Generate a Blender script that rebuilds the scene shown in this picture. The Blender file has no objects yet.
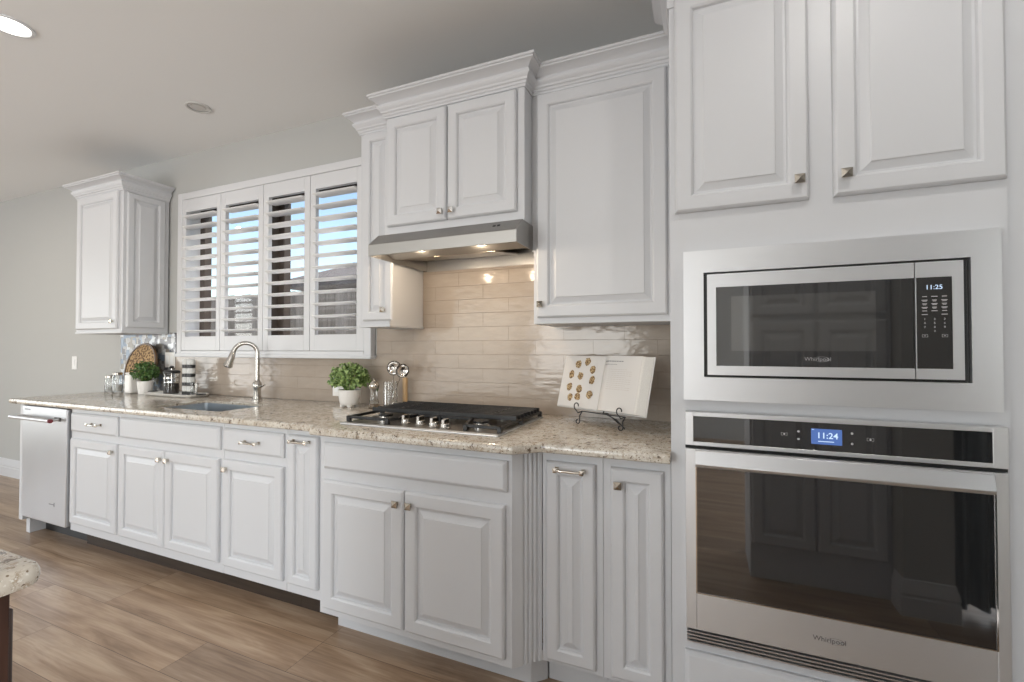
import bpy, bmesh, math, random
from mathutils import Vector, Matrix
S = bpy.context.scene
C = S.collection
R = math.radians
PI = math.pi
# All shapes below are given as (x, d, z): x along the kitchen wall, d = distance out
# from that wall into the room, z up.  Blender y = -d.

# ------------------------------------------------------------------ camera
cd = bpy.data.cameras.new('camera'); cam = bpy.data.objects.new('camera', cd); C.objects.link(cam)
cd.sensor_width = 36.0; cd.lens = 16.0; cd.clip_start = 0.02; cd.clip_end = 200
cam.location = (0, -2.21, 1.252); cam.rotation_euler = (R(90.87), 0, R(22.83))
S.camera = cam
# ------------------------------------------------------------------ world and exposure
S.view_settings.view_transform = 'Standard'
try: S.view_settings.look = 'None'
except Exception: pass
S.view_settings.gamma = 1.0; S.view_settings.use_curve_mapping = False
S.view_settings.exposure = 0.19
W = bpy.data.worlds.new('world'); S.world = W; W.use_nodes = True
wn = W.node_tree; wn.nodes.clear()
wo = wn.nodes.new('ShaderNodeOutputWorld'); wb = wn.nodes.new('ShaderNodeBackground')
sk = wn.nodes.new('ShaderNodeTexSky'); sk.sky_type = 'NISHITA'; sk.sun_disc = False
sk.sun_elevation = R(42); sk.sun_rotation = R(150); sk.air_density = 1.2; sk.dust_density = 0.6
wn.links.new(sk.outputs[0], wb.inputs[0]); wn.links.new(wb.outputs[0], wo.inputs[0])
wb.inputs[1].default_value = 0.20
# sun, high over the kitchen side of the house
sl = bpy.data.lights.new('sun', 'SUN'); so = bpy.data.objects.new('sun', sl); C.objects.link(so)
sl.energy = 9.0; sl.angle = R(1.0); sl.color = (1, .96, .9)
so.rotation_euler = Vector((-.25, -.44, -.86)).to_track_quat('-Z', 'Y').to_euler(); so.location = (0, 6, 8)

def area(name, x, d, z, sx, sz, power, rot, col=(1, 1, 1)):
    l = bpy.data.lights.new(name, 'AREA'); l.shape = 'RECTANGLE'; l.size = sx; l.size_y = sz
    l.energy = power; l.color = col
    o = bpy.data.objects.new(name, l); C.objects.link(o); o.location = (x, -d, z); o.rotation_euler = rot
    return o
# soft daylight fill added from invented openings in the far and left walls
area('daylight_patio', -4.3, 5.90, 1.15, 2.0, 1.9, 27, (R(100), 0, 0), (.95, .975, 1))
area('fill_far_b', -2.05, 5.90, 1.15, 1.8, 1.9, 70, (R(100), 0, 0), (.95, .975, 1))
area('fill_left', -8.35, 3.2, 1.4, 2.2, 2.0, 60, (R(118), 0, R(-90)), (.95, .975, 1))
area('daylight_right', 2.55, 4.3, 1.25, 2.4, 2.0, 98, (R(110), 0, R(90)), (.95, .975, 1))

# ------------------------------------------------------------------ materials
def mat(name, col=(.8, .8, .8), rough=.5, metal=0, **k):
    m = bpy.data.materials.new(name); m.use_nodes = True
    b = m.node_tree.nodes['Principled BSDF']
    b.inputs['Base Color'].default_value = (*col, 1); b.inputs['Roughness'].default_value = rough
    b.inputs['Metallic'].default_value = metal
    for a, v in k.items():
        b.inputs[a.replace('_', ' ')].default_value = v
    return m
def N(m, t, **k):
    n = m.node_tree.nodes.new(t)
    for a, v in k.items(): setattr(n, a, v)
    return n
def L(m, a, b): m.node_tree.links.new(a, b)
def BS(m): return m.node_tree.nodes['Principled BSDF']
def coords(m, scale=(1, 1, 1), rot=(0, 0, 0), kind='Object'):
    tc = N(m, 'ShaderNodeTexCoord'); mp = N(m, 'ShaderNodeMapping')
    mp.inputs['Scale'].default_value = scale; mp.inputs['Rotation'].default_value = rot
    L(m, tc.outputs[kind], mp.inputs[0]); return mp.outputs[0]
def worldpos(m, scale=(1, 1, 1)):
    g = N(m, 'ShaderNodeNewGeometry'); mp = N(m, 'ShaderNodeMapping'); mp.inputs['Scale'].default_value = scale
    L(m, g.outputs['Position'], mp.inputs[0]); return mp.outputs[0]
def ramp(m, fac, stops, interp='LINEAR'):
    r = N(m, 'ShaderNodeValToRGB'); r.color_ramp.interpolation = interp
    e = r.color_ramp.elements
    while len(e) < len(stops): e.new(.5)
    for i, (p, c) in enumerate(stops): e[i].position = p; e[i].color = (*c, 1)
    L(m, fac, r.inputs[0]); return r.outputs[0]
def noise(m, vec, scale, detail=4, rough=.5):
    n = N(m, 'ShaderNodeTexNoise'); n.inputs['Scale'].default_value = scale
    n.inputs['Detail'].default_value = detail; n.inputs['Roughness'].default_value = rough
    L(m, vec, n.inputs['Vector']); return n.outputs['Fac']
def bump(m, h, strength, dist=.002):
    b = N(m, 'ShaderNodeBump'); b.inputs['Strength'].default_value = strength; b.inputs['Distance'].default_value = dist
    L(m, h, b.inputs['Height']); L(m, b.outputs[0], BS(m).inputs['Normal']); return b
def mix(m, f, a, b, mode='MIX'):
    x = N(m, 'ShaderNodeMix', data_type='RGBA', blend_type=mode)
    if isinstance(f, float): x.inputs[0].default_value = f
    else: L(m, f, x.inputs[0])
    for s, i in ((a, 6), (b, 7)):
        if isinstance(s, tuple): x.inputs[i].default_value = (*s, 1)
        else: L(m, s, x.inputs[i])
    return x.outputs[2]

M = {}
M['paint'] = mat('white_cabinet_paint', (.605, .612, .63), .42)
M['louver'] = mat('daylit_louver_paint', (.86, .86, .86), .4)  # trim paint made whiter here to stand in for daylight on the louvers
M['trimpaint'] = mat('white_trim_paint', (.66, .665, .68), .4)
def wallmat(name, col, sc=120):
    m = mat(name, col, .85); v = worldpos(m)
    bump(m, noise(m, v, sc, 3), .12, .002); return m
M['wall'] = wallmat('greige_wall_paint', (.475, .475, .46))
M['ceiling'] = wallmat('ceiling_paint', (.82, .82, .81), 60)
M['nickel'] = mat('polished_nickel', (.68, .64, .57), .16, 1)
M['darkknob'] = mat('aged_nickel', (.45, .41, .35), .22, 1)
M['black'] = mat('black_enamel', (.012, .012, .013), .3)
M['iron'] = mat('cast_iron', (.010, .010, .011), .38)
M['bronze'] = mat('dark_bronze_frame', (.06, .045, .035), .5)
M['gap'] = mat('dark_gap', (.02, .02, .02), .8)
M['bplastic'] = mat('black_plastic', (.015, .015, .015), .35)
M['porcelain'] = mat('white_ceramic', (.82, .80, .77), .3)
M['whiteplastic'] = mat('white_plastic', (.85, .85, .84), .35)
M['glassblack'] = mat('black_oven_glass', (.012, .012, .013), .03, 0, IOR=2.3)
M['glassinner'] = mat('black_window_mesh', (.035, .034, .032), .06, 0, IOR=2.6)
M['keys'] = mat('printed_grey_legend', (.5, .5, .5), .5)
M['logo'] = mat('logo_metal', (.85, .85, .87), .2, .8)
M['logodark'] = mat('logo_dark', (.16, .16, .17), .35, .5)
def emis(name, col, s):
    m = mat(name, (0, 0, 0), .3); BS(m).inputs['Emission Color'].default_value = (*col, 1)
    BS(m).inputs['Emission Strength'].default_value = s; return m
M['digits'] = emis('lit_digits', (.62, .78, 1), 1.0)
M['lcd'] = emis('blue_screen', (.10, .19, .50), .8)
M['lamp'] = emis('lamp_lens', (1, .95, .86), 6)
M['hoodlamp'] = emis('hood_lamp_lens', (1, .83, .62), 9)
def steel(name, axis, col=(.72, .725, .735), rough=.46):
    m = mat(name, col, rough, 1)
    sc = [900, 900, 900]; sc[axis] = 6
    n = noise(m, worldpos(m, tuple(sc)), 1.0, 2)
    r = N(m, 'ShaderNodeMapRange'); r.inputs[3].default_value = rough - .05; r.inputs[4].default_value = rough + .08
    L(m, n, r.inputs[0]); L(m, r.outputs[0], BS(m).inputs['Roughness'])
    bump(m, n, .05, .0004); return m
M['steel'] = steel('brushed_stainless', 0)
M['steelv'] = steel('brushed_stainless_upright', 2, (.66, .67, .69), .36)
M['steeld'] = steel('hood_stainless', 0, (.38, .37, .355), .40)
M['sink'] = steel('sink_stainless', 0, (.50, .54, .58), .35)
M['chrome'] = mat('satin_nickel_tap', (.50, .48, .45), .22, 1)
M['shiny'] = mat('polished_steel', (.75, .73, .70), .07, 1)
# granite: cream ground, tan clouds, brown and black flecks
def granite():
    m = mat('speckled_granite', (.6, .5, .4), .14); v = worldpos(m)
    a = noise(m, v, 14, 5, .6); b = noise(m, v, 75, 5, .7); c = noise(m, v, 150, 3, .6); e = noise(m, v, 42, 4, .75)
    col = ramp(m, a, [(.30, (.47, .41, .345)), (.5, (.60, .55, .475)), (.7, (.70, .665, .60))])
    col = mix(m, ramp(m, b, [(.50, (0, 0, 0)), (.60, (1, 1, 1))]), col, (.40, .325, .245))
    col = mix(m, ramp(m, c, [(.58, (0, 0, 0)), (.64, (1, 1, 1))]), col, (.72, .69, .63))
    col = mix(m, ramp(m, e, [(.575, (0, 0, 0)), (.62, (1, 1, 1))]), col, (.15, .11, .08))
    vo = N(m, 'ShaderNodeTexVoronoi'); vo.inputs['Scale'].default_value = 95; L(m, v, vo.inputs['Vector'])
    col = mix(m, ramp(m, vo.outputs['Distance'], [(.16, (1, 1, 1)), (.24, (0, 0, 0))]), col, (.22, .165, .11))
    L(m, col, BS(m).inputs['Base Color']); return m
M['granite'] = granite()
# wavy glazed subway tile
def tile():
    m = mat('glazed_subway_tile', (.45, .37, .3), .12)
    g = N(m, 'ShaderNodeNewGeometry'); sx = N(m, 'ShaderNodeSeparateXYZ'); L(m, g.outputs['Position'], sx.inputs[0])
    cx = N(m, 'ShaderNodeCombineXYZ'); L(m, sx.outputs[0], cx.inputs[0]); L(m, sx.outputs[2], cx.inputs[1])
    mp = N(m, 'ShaderNodeMapping'); mp.inputs['Location'].default_value = (.0454, -.9138, 0); L(m, cx.outputs[0], mp.inputs[0])
    br = N(m, 'ShaderNodeTexBrick'); L(m, mp.outputs[0], br.inputs['Vector'])
    br.offset = .5; br.offset_frequency = 2; br.inputs['Scale'].default_value = 1
    br.inputs['Brick Width'].default_value = .30; br.inputs['Row Height'].default_value = .0756
    br.inputs['Mortar Size'].default_value = .0012; br.inputs['Mortar Smooth'].default_value = .3
    br.inputs['Color1'].default_value = (.385, .325, .27, 1); br.inputs['Color2'].default_value = (.41, .35, .295, 1)
    br.inputs['Mortar'].default_value = (.345, .285, .235, 1)
    v = worldpos(m, (1, 1, 2.6))
    w = noise(m, v, 13, 2, .5)
    col = mix(m, .25, br.outputs['Color'], ramp(m, w, [(.3, (.355, .295, .24)), (.7, (.45, .385, .325))]))
    L(m, col, BS(m).inputs['Base Color'])
    b1 = N(m, 'ShaderNodeBump'); b1.inputs['Strength'].default_value = .22; b1.inputs['Distance'].default_value = .008
    L(m, w, b1.inputs['Height'])
    b2 = N(m, 'ShaderNodeBump', invert=True); b2.inputs['Strength'].default_value = .8; b2.inputs['Distance'].default_value = .0015
    L(m, br.outputs['Fac'], b2.inputs['Height']); L(m, b1.outputs[0], b2.inputs['Normal'])
    L(m, b2.outputs[0], BS(m).inputs['Normal'])
    return m
M['tile'] = tile()
def mosaic():
    m = mat('shell_mosaic', (.5, .5, .5), .2, .2)
    g = N(m, 'ShaderNodeNewGeometry'); mp = N(m, 'ShaderNodeMapping'); L(m, g.outputs['Position'], mp.inputs[0])
    mp.inputs['Scale'].default_value = (24, 24, 24)
    vo = N(m, 'ShaderNodeTexVoronoi', distance='CHEBYCHEV'); vo.inputs['Scale'].default_value = 1; vo.inputs['Randomness'].default_value = .75
    L(m, mp.outputs[0], vo.inputs['Vector'])
    sp = N(m, 'ShaderNodeSeparateColor'); L(m, vo.outputs['Color'], sp.inputs[0])
    col = ramp(m, sp.outputs[0], [(0, (.14, .14, .15)), (.25, (.36, .36, .36)), (.45, (.20, .25, .32)), (.62, (.50, .52, .54)), (.82, (.26, .24, .21)), (1, (.32, .38, .45))], 'CONSTANT')
    L(m, col, BS(m).inputs['Base Color'])
    n = noise(m, g.outputs['Position'], 60, 3); bump(m, n, .5, .004)
    return m
M['mosaic'] = mosaic()
# wide oak plank floor, planks along x
def floor():
    m = mat('oak_planks', (.4, .28, .18), .33)
    g = N(m, 'ShaderNodeNewGeometry')
    mp = N(m, 'ShaderNodeMapping'); mp.inputs['Location'].default_value = (.28, .91 + .19 * 40, 0); L(m, g.outputs['Position'], mp.inputs[0])
    br = N(m, 'ShaderNodeTexBrick'); L(m, mp.outputs[0], br.inputs['Vector'])
    br.offset = .37; br.offset_frequency = 3; br.inputs['Scale'].default_value = 1
    br.inputs['Brick Width'].default_value = 1.22; br.inputs['Row Height'].default_value = .19
    br.inputs['Mortar Size'].default_value = .0012; br.inputs['Mortar Smooth'].default_value = .2
    br.inputs['Color1'].default_value = (0, 0, 0, 1); br.inputs['Color2'].default_value = (1, 1, 1, 1)
    br.inputs['Mortar'].default_value = (.5, .5, .5, 1); br.inputs['Bias'].default_value = 0
    # grain: stretched, warped noise shifted per plank
    ad = N(m, 'ShaderNodeVectorMath', operation='MULTIPLY_ADD'); L(m, br.outputs['Color'], ad.inputs[0])
    ad.inputs[1].default_value = (7, 3, 5); L(m, g.outputs['Position'], ad.inputs[2])
    m2 = N(m, 'ShaderNodeMapping'); m2.inputs['Scale'].default_value = (.9, 9, 1); L(m, ad.outputs[0], m2.inputs[0])
    a = N(m, 'ShaderNodeTexNoise'); a.inputs['Scale'].default_value = 1.7; a.inputs['Detail'].default_value = 6; a.inputs['Roughness'].default_value = .55
    a.inputs['Distortion'].default_value = .9; L(m, m2.outputs[0], a.inputs['Vector'])
    m3 = N(m, 'ShaderNodeMapping'); m3.inputs['Scale'].default_value = (3, 80, 1); L(m, ad.outputs[0], m3.inputs[0])
    f = noise(m, m3.outputs[0], 1.5, 4)
    col = ramp(m, a.outputs['Fac'], [(.33, (.20, .125, .072)), (.46, (.325, .22, .142)), (.55, (.405, .29, .195)), (.68, (.52, .40, .29))])
    tone = ramp(m, br.outputs['Color'], [(0, (.80, .79, .80)), (.5, (1, 1, 1)), (1, (1.12, 1.08, 1.02))])
    col = mix(m, 1.0, col, tone, 'MULTIPLY')
    col = mix(m, .32, col, ramp(m, f, [(.3, (.22, .14, .085)), (.7, (.48, .36, .26))]))
    col = mix(m, ramp(m, br.outputs['Fac'], [(.3, (0, 0, 0)), (.9, (1, 1, 1))]), col, (.11, .07, .045))
    L(m, col, BS(m).inputs['Base Color'])
    bump(m, f, .08, .001)
    return m
M['floor'] = floor()
def woodm(name, c0, c1, sc=(30, 30, 3), rough=.35):
    m = mat(name, c0, rough); n = noise(m, worldpos(m, sc), 1.5, 5)
    L(m, ramp(m, n, [(.3, c0), (.7, c1)]), BS(m).inputs['Base Color']); return m
M['darkwood'] = woodm('espresso_wood', (.028, .014, .010), (.075, .036, .026))
M['palewood'] = woodm('pale_wood', (.42, .27, .13), (.58, .40, .22))
M['fence'] = woodm('weathered_fence', (.16, .145, .13), (.30, .275, .25), (40, 40, 2), .9)
M['shingle'] = woodm('roof_shingle', (.06, .052, .05), (.13, .115, .11), (8, 8, 30), .95)
M['siding'] = woodm('tan_siding', (.50, .42, .33), (.58, .49, .39), (1, 1, 40), .9)
M['grass'] = woodm('lawn', (.05, .09, .02), (.10, .15, .04), (60, 60, 60), .95)
M['concrete'] = woodm('pale_bounce_concrete', (.50, .48, .45), (.60, .58, .55), (20, 20, 20), .9)  # unseen outside ground, made pale to bounce sunlight up under the louvers
M['kick'] = woodm('shaded_brown_kick_board', (.022, .013, .008), (.045, .028, .017), (3, 60, 60), .5)  # brown wood, darkened further to put the shade under the cabinets into its colour
def clear(name, col=(1, 1, 1), rough=0.0):
    m = mat(name, col, rough); BS(m).inputs['Transmission Weight'].default_value = 1; BS(m).inputs['IOR'].default_value = 1.45; return m
M['glass'] = clear('clear_glass', (.97, .98, .98))
def pane():
    m = bpy.data.materials.new('window_pane'); m.use_nodes = True; nt = m.node_tree; nt.nodes.clear()
    o = nt.nodes.new('ShaderNodeOutputMaterial'); a = nt.nodes.new('ShaderNodeBsdfTransparent'); b = nt.nodes.new('ShaderNodeBsdfGlossy')
    b.inputs['Roughness'].default_value = .01
    x = nt.nodes.new('ShaderNodeMixShader'); x.inputs[0].default_value = .05
    nt.links.new(a.outputs[0], x.inputs[1]); nt.links.new(b.outputs[0], x.inputs[2])
    nt.links.new(x.outputs[0], o.inputs[0]); return m
M['pane'] = pane()
def weave():
    m = mat('woven_bark', (.4, .25, .1), .7)
    vo = N(m, 'ShaderNodeTexVoronoi'); vo.inputs['Scale'].default_value = 60; L(m, worldpos(m), vo.inputs['Vector'])
    L(m, ramp(m, vo.outputs['Distance'], [(.15, (.04, .02, .01)), (.4, (.20, .11, .045)), (.65, (.50, .33, .16))]), BS(m).inputs['Base Color'])
    bump(m, vo.outputs['Distance'], .6, .004); return m
M['weave'] = weave()
M['bark'] = woodm('bark_edge', (.07, .035, .015), (.16, .08, .03))
def leafm(name, c0, c1):
    m = mat(name, c0, .5); n = noise(m, worldpos(m), 55, 2)
    L(m, ramp(m, n, [(.35, c0), (.65, c1)]), BS(m).inputs['Base Color']); return m
M['leaf1'] = leafm('dark_leaves', (.020, .065, .012), (.10, .20, .04))
M['leaf2'] = leafm('bright_leaves', (.06, .14, .02), (.36, .48, .17))
M['soil'] = mat('potting_soil', (.03, .02, .015), .9)
M['coffee'] = mat('ground_coffee', (.030, .016, .010), .8)
M['sugar'] = mat('white_contents', (.80, .78, .74), .7)
M['pepper'] = woodm('peppercorn_mix', (.10, .06, .04), (.55, .42, .28), (300, 300, 300), .8)
M['spice'] = mat('pale_spice', (.62, .62, .60), .5)
M['brass'] = mat('brushed_brass', (.62, .46, .25), .25, 1)
M['page'] = mat('paper_page', (.66, .64, .62), .6)
M['pageblock'] = woodm('page_edges', (.68, .66, .62), (.80, .78, .74), (600, 600, 10), .7)
def pastry():
    m = mat('printed_pastry', (.5, .35, .15), .7); n = noise(m, worldpos(m), 170, 3, .7)
    L(m, ramp(m, n, [(.40, (.07, .035, .015)), (.50, (.28, .16, .06)), (.60, (.62, .50, .30))]), BS(m).inputs['Base Color']); return m
M['pastry'] = pastry()
M['ink'] = mat('grey_ink', (.25, .25, .26), .6)
M['tan'] = mat('printed_tan', (.52, .46, .42), .6)
M['speaker'] = mat('speaker_grille', (.58, .57, .545), .7)
M['curtain'] = woodm('striped_curtain', (.16, .19, .20), (.42, .47, .50), (34, 1, 1), .8)
M['red'] = mat('red_enamel', (.20, .03, .04), .3)
M['filter'] = mat('filter_mesh', (.30, .26, .21), .35, 1)
M['darkwall'] = mat('deep_shade_wall', (.35, .34, .33), .8)

# ------------------------------------------------------------------ mesh helpers
class MB:
    def __init__(s): s.v = []; s.f = []
    def add(s, vs, fs):
        n = len(s.v); s.v += [tuple(v) for v in vs]; s.f += [tuple(i + n for i in f) for f in fs]; return s
    def box(s, x0, x1, d0, d1, z0, z1):
        vs = [(x, d, z) for x in (x0, x1) for d in (d0, d1) for z in (z0, z1)]
        return s.add(vs, [(0, 1, 3, 2), (4, 6, 7, 5), (0, 4, 5, 1), (2, 3, 7, 6), (0, 2, 6, 4), (1, 5, 7, 3)])
    def obox(s, c, ax, ay, az):   # oriented box: centre and three half-axis vectors
        c = Vector(c); ax = Vector(ax); ay = Vector(ay); az = Vector(az)
        vs = [c + i * ax + j * ay + k * az for i in (-1, 1) for j in (-1, 1) for k in (-1, 1)]
        return s.add(vs, [(0, 1, 3, 2), (4, 6, 7, 5), (0, 4, 5, 1), (2, 3, 7, 6), (0, 2, 6, 4), (1, 5, 7, 3)])
    def rings(s, rs, cap0=True, cap1=True):
        n = len(rs[0]); b = len(s.v); s.v += [tuple(v) for r in rs for v in r]
        for i in range(len(rs) - 1):
            for j in range(n):
                k = (j + 1) % n; s.f.append((b + i * n + j, b + i * n + k, b + (i + 1) * n + k, b + (i + 1) * n + j))
        if cap0: s.f.append(tuple(b + j for j in range(n)))
        if cap1: s.f.append(tuple(b + (len(rs) - 1) * n + j for j in range(n)))
        return s
    def panel(s, fr, u0, u1, v0, v1, prof):   # concentric rectangles: prof = [(inset, height)]
        rs = []
        for i, w in prof:
            rs.append([fr(u0 + i, v0 + i, w), fr(u1 - i, v0 + i, w), fr(u1 - i, v1 - i, w), fr(u0 + i, v1 - i, w)])
        return s.rings(rs)
    def lathe(s, x, d, z, prof, n=24, sx=1, sd=1, cap=True):
        return s.rings([[(x + r * math.cos(2 * PI * j / n) * sx, d + r * math.sin(2 * PI * j / n) * sd, z + h) for j in range(n)] for r, h in prof], cap, cap)
    def disc(s, c, ax, ay, r, n=20):
        c = Vector(c); b = len(s.v); s.v += [tuple(c + Vector(ax) * r * math.cos(2 * PI * j / n) + Vector(ay) * r * math.sin(2 * PI * j / n)) for j in range(n)]
        s.f.append(tuple(range(b, b + n))); return s
    def tube(s, pts, rad, n=10, sq=1.0):
        pts = [Vector(p) for p in pts]; rs = []
        rad = rad if isinstance(rad, (list, tuple)) else [rad] * len(pts)
        t = (pts[1] - pts[0]).normalized(); a = Vector((0, 0, 1)) if abs(t.z) < .9 else Vector((1, 0, 0))
        u = t.cross(a).normalized()
        for i, p in enumerate(pts):
            t = (pts[min(i + 1, len(pts) - 1)] - pts[max(i - 1, 0)]).normalized()
            u = (u - t * u.dot(t)).normalized(); w = t.cross(u)
            rs.append([p + (u * math.cos(2 * PI * j / n) + w * sq * math.sin(2 * PI * j / n)) * rad[i] for j in range(n)])
        return s.rings(rs)
    def prism(s, poly, axis, a, b):   # poly in the two other axes
        def P(p, w):
            return (w, p[0], p[1]) if axis == 'x' else (p[0], w, p[1]) if axis == 'd' else (p[0], p[1], w)
        return s.rings([[P(p, a) for p in poly], [P(p, b) for p in poly]])
    def build(s, name, m, parent=None, bevel=0, smooth=0, seg=2):
        o = pw(parent)
        me = bpy.data.meshes.new(name); me.from_pydata([(v[0] - o[0], -v[1] - o[1], v[2] - o[2]) for v in s.v], [], s.f)
        bm = bmesh.new(); bm.from_mesh(me); bmesh.ops.recalc_face_normals(bm, faces=bm.faces); bm.to_mesh(me); bm.free()
        me.materials.append(m)
        if smooth:
            me.polygons.foreach_set('use_smooth', [True] * len(me.polygons))
            try: me.set_sharp_from_angle(angle=R(smooth))
            except Exception: pass
        ob = bpy.data.objects.new(name, me); C.objects.link(ob)
        if parent is not None: ob.parent = parent
        if bevel:
            b = ob.modifiers.new('bevel', 'BEVEL'); b.width = bevel; b.segments = seg; b.limit_method = 'ANGLE'; b.angle_limit = R(40)
        return ob
def pw(o):
    v = Vector((0, 0, 0))
    while o is not None: v += o.location; o = o.parent
    return v
def tag(o, label=None, cat=None, group=None, kind=None):
    if label: o['label'] = label
    if cat: o['category'] = cat
    if group: o['group'] = group
    if kind: o['kind'] = kind
    return o
def thing(name, x, d, z, label, cat, group=None):
    o = bpy.data.objects.new(name, None); C.objects.link(o); o.location = (x, -d, z); o.empty_display_size = .05
    return tag(o, label, cat, group)
def struct(o, label=None): o['kind'] = 'structure'; (label and tag(o, label)); return o
def copy_tree(o, parent=None):
    c = o.copy(); C.objects.link(c)
    if parent is not None: c.parent = parent
    for ch in list(o.children): copy_tree(ch, c)
    return c
def front(d0): return lambda u, v, w: (u, d0 + w, v)
def side(x0): return lambda u, v, w: (x0 + w, u, v)
def text(s, size, x, d, z, m, name, parent, ax=(1, 0), ext=.0004, align='CENTER', face='x', bold=0):
    cu = bpy.data.curves.new('t', 'FONT'); cu.body = s; cu.size = size; cu.align_x = align; cu.align_y = 'CENTER'; cu.extrude = ext; cu.offset = bold
    cu.resolution_u = 3
    o = bpy.data.objects.new('t', cu); C.objects.link(o); dg = bpy.context.evaluated_depsgraph_get(); dg.update()
    me = bpy.data.meshes.new_from_object(o.evaluated_get(dg)); bpy.data.objects.remove(o)
    w = pw(parent)
    for v in me.vertices:
        a, b, c = v.co; v.co = (x + a - w[0], -d - c - w[1], z + b - w[2])
    me.materials.clear(); me.materials.append(m); me.name = name
    ob = bpy.data.objects.new(name, me); C.objects.link(ob); ob.parent = parent
    return ob

# door and drawer profiles (inset, height above the face frame)
def raised(fw=.052, t=.020):
    return [(0, 0), (0, t * .55), (.003, t * .8), (.008, t), (fw - .006, t), (fw, t - .004), (fw + .003, t - .012), (fw + .010, t - .012), (fw + .031, t - .0035), (fw + .033, t - .001), (fw + .035, t - .0005)]
SLAB = [(0, 0), (0, .010), (.004, .014), (.012, .0195), (.016, .020)]
def door(mb_name, fr, u0, u1, v0, v1, parent, fw=.052, prof=None):
    return MB().panel(fr, u0, u1, v0, v1, prof or raised(fw)).build(mb_name, M['paint'], parent)
def knob(fr, u, v, parent, m=None):
    a = .013
    mb = MB()
    r = lambda k, w: [fr(u - k, v - k, w), fr(u + k, v - k, w), fr(u + k, v + k, w), fr(u - k, v + k, w)]
    mb.rings([r(.007, 0), r(.006, .010), r(a, .014), r(a, .019), r(.0005, .027)])
    return mb.build('knob', m or M['nickel'], parent)
def pull(fr, u, v, parent, half=.048):
    mb = MB()
    for s in (-1, 1):
        c = u + s * half
        q = lambda k, w, c=c: [fr(c - k, v - k, w), fr(c + k, v - k, w), fr(c + k, v + k, w), fr(c - k, v + k, w)]
        mb.rings([q(.007, 0), q(.007, .004), q(.0045, .008), q(.0045, .024), q(.008, .026), q(.008, .031), q(.001, .034)])
    mb.tube([fr(u - half, v, .026), fr(u - half * .5, v - .001, .030), fr(u, v, .031), fr(u + half * .5, v - .001, .030), fr(u + half, v, .026)], .0048, 8)
    return mb.build('pull_handle', M['nickel'], parent)
CROWN = [(0, 2.376), (.006, 2.376), (.008, 2.385), (.012, 2.388), (.013, 2.397), (.019, 2.401), (.021, 2.409), (.029, 2.417), (.033, 2.425), (.033, 2.431), (.025, 2.433), (.027, 2.440), (.038, 2.452), (.052, 2.459), (.060, 2.462), (.061, 2.468), (.067, 2.470), (.067, 2.480), (0, 2.480)]
def sweep(mb, path, prof, sgn=1):
    """profile (out, z) along a plan polyline (x, d); outward = sgn * left normal"""
    rs = []; P = [Vector((p[0], p[1])) for p in path]
    for i, p in enumerate(P):
        ns = []
        for a, b in ((i - 1, i), (i, i + 1)):
            if a >= 0 and b < len(P):
                t = (P[b] - P[a]).normalized(); ns.append(Vector((-t.y, t.x)) * sgn)
        if len(ns) == 2:
            m = (ns[0] + ns[1]).normalized(); m = m / max(.2, m.dot(ns[0]))
        else: m = ns[0]
        rs.append([(p.x + m.x * o, p.y + m.y * o, z) for o, z in prof])
    return mb.rings(rs)

# ------------------------------------------------------------------ room shell
CZ = 2.72; WX0, WX1, WY = -3.60, -1.92, (1.25, 2.36)
RX0, RX1, RD = -8.4, 2.6, 6.0
def wall_with_holes(name, fr, u0, u1, v0, v1, holes, t, m):
    """holes = [(a, b, lo, hi)] left to right"""
    mb = MB()
    def bx(a, b, lo, hi):
        if b - a > 1e-5 and hi - lo > 1e-5: mb.rings([[fr(a, lo, w), fr(b, lo, w), fr(b, hi, w), fr(a, hi, w)] for w in (0, -t)])
    x = u0
    for a, b, lo, hi in holes:
        bx(x, a, v0, v1); bx(a, b, v0, lo); bx(a, b, hi, v1); x = b
    bx(x, u1, v0, v1)
    o = mb.build(name, m); struct(o); return o
wall_with_holes('wall_back', front(0), RX0, RX1, 0, CZ, [(WX0, WX1, *WY)], .16, M['wall'])
wall_with_holes('wall_front', lambda u, v, w: (u, RD - w, v), RX0, RX1, 0, CZ, [(-5.35, -3.25, .2, 2.4), (-3.0, -1.1, .2, 2.4)], .16, M['wall'])
wall_with_holes('wall_left', lambda u, v, w: (RX0 + w, u, v), -.16, RD + .16, 0, CZ, [(2.0, 4.4, .25, 2.4)], .16, M['wall'])
wall_with_holes('wall_right', lambda u, v, w: (RX1 - w, u, v), -.16, RD + .16, 0, CZ, [(3.1, 5.5, .2, 2.3)], .16, M['wall'])
struct(MB().box(RX0 - .2, RX1 + .2, -.2, RD + .2, -.12, 0).build('floor', M['floor']))
struct(MB().box(RX0 - .2, RX1 + .2, -.2, RD + .2, CZ, CZ + .1).build('ceiling', M['ceiling']))
# baseboard along the back wall to the left of the cabinets
BB = [(0, 0), (.016, 0), (.016, .085), (.013, .09), (.013, .10), (.015, .104), (.012, .13), (.006, .150), (.004, .165), (0, .168)]
struct(sweep(MB(), [(-8.4, 0.0), (-4.30, 0.0)], BB, 1).build('baseboard_back', M['trimpaint'], smooth=30))
# wall return and tall built-in behind the photographer, seen mirrored in the oven glass
struct(MB().box(.86, 1.05, 1.83, 2.3, 0, CZ).build('wall_pantry_side', M['wall']))
struct(sweep(MB(), [(.86, 1.93), (.86, 1.83), (1.05, 1.83), (1.05, 2.3)], BB, -1).build('baseboard_pantry_side', M['trimpaint'], smooth=30))

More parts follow.
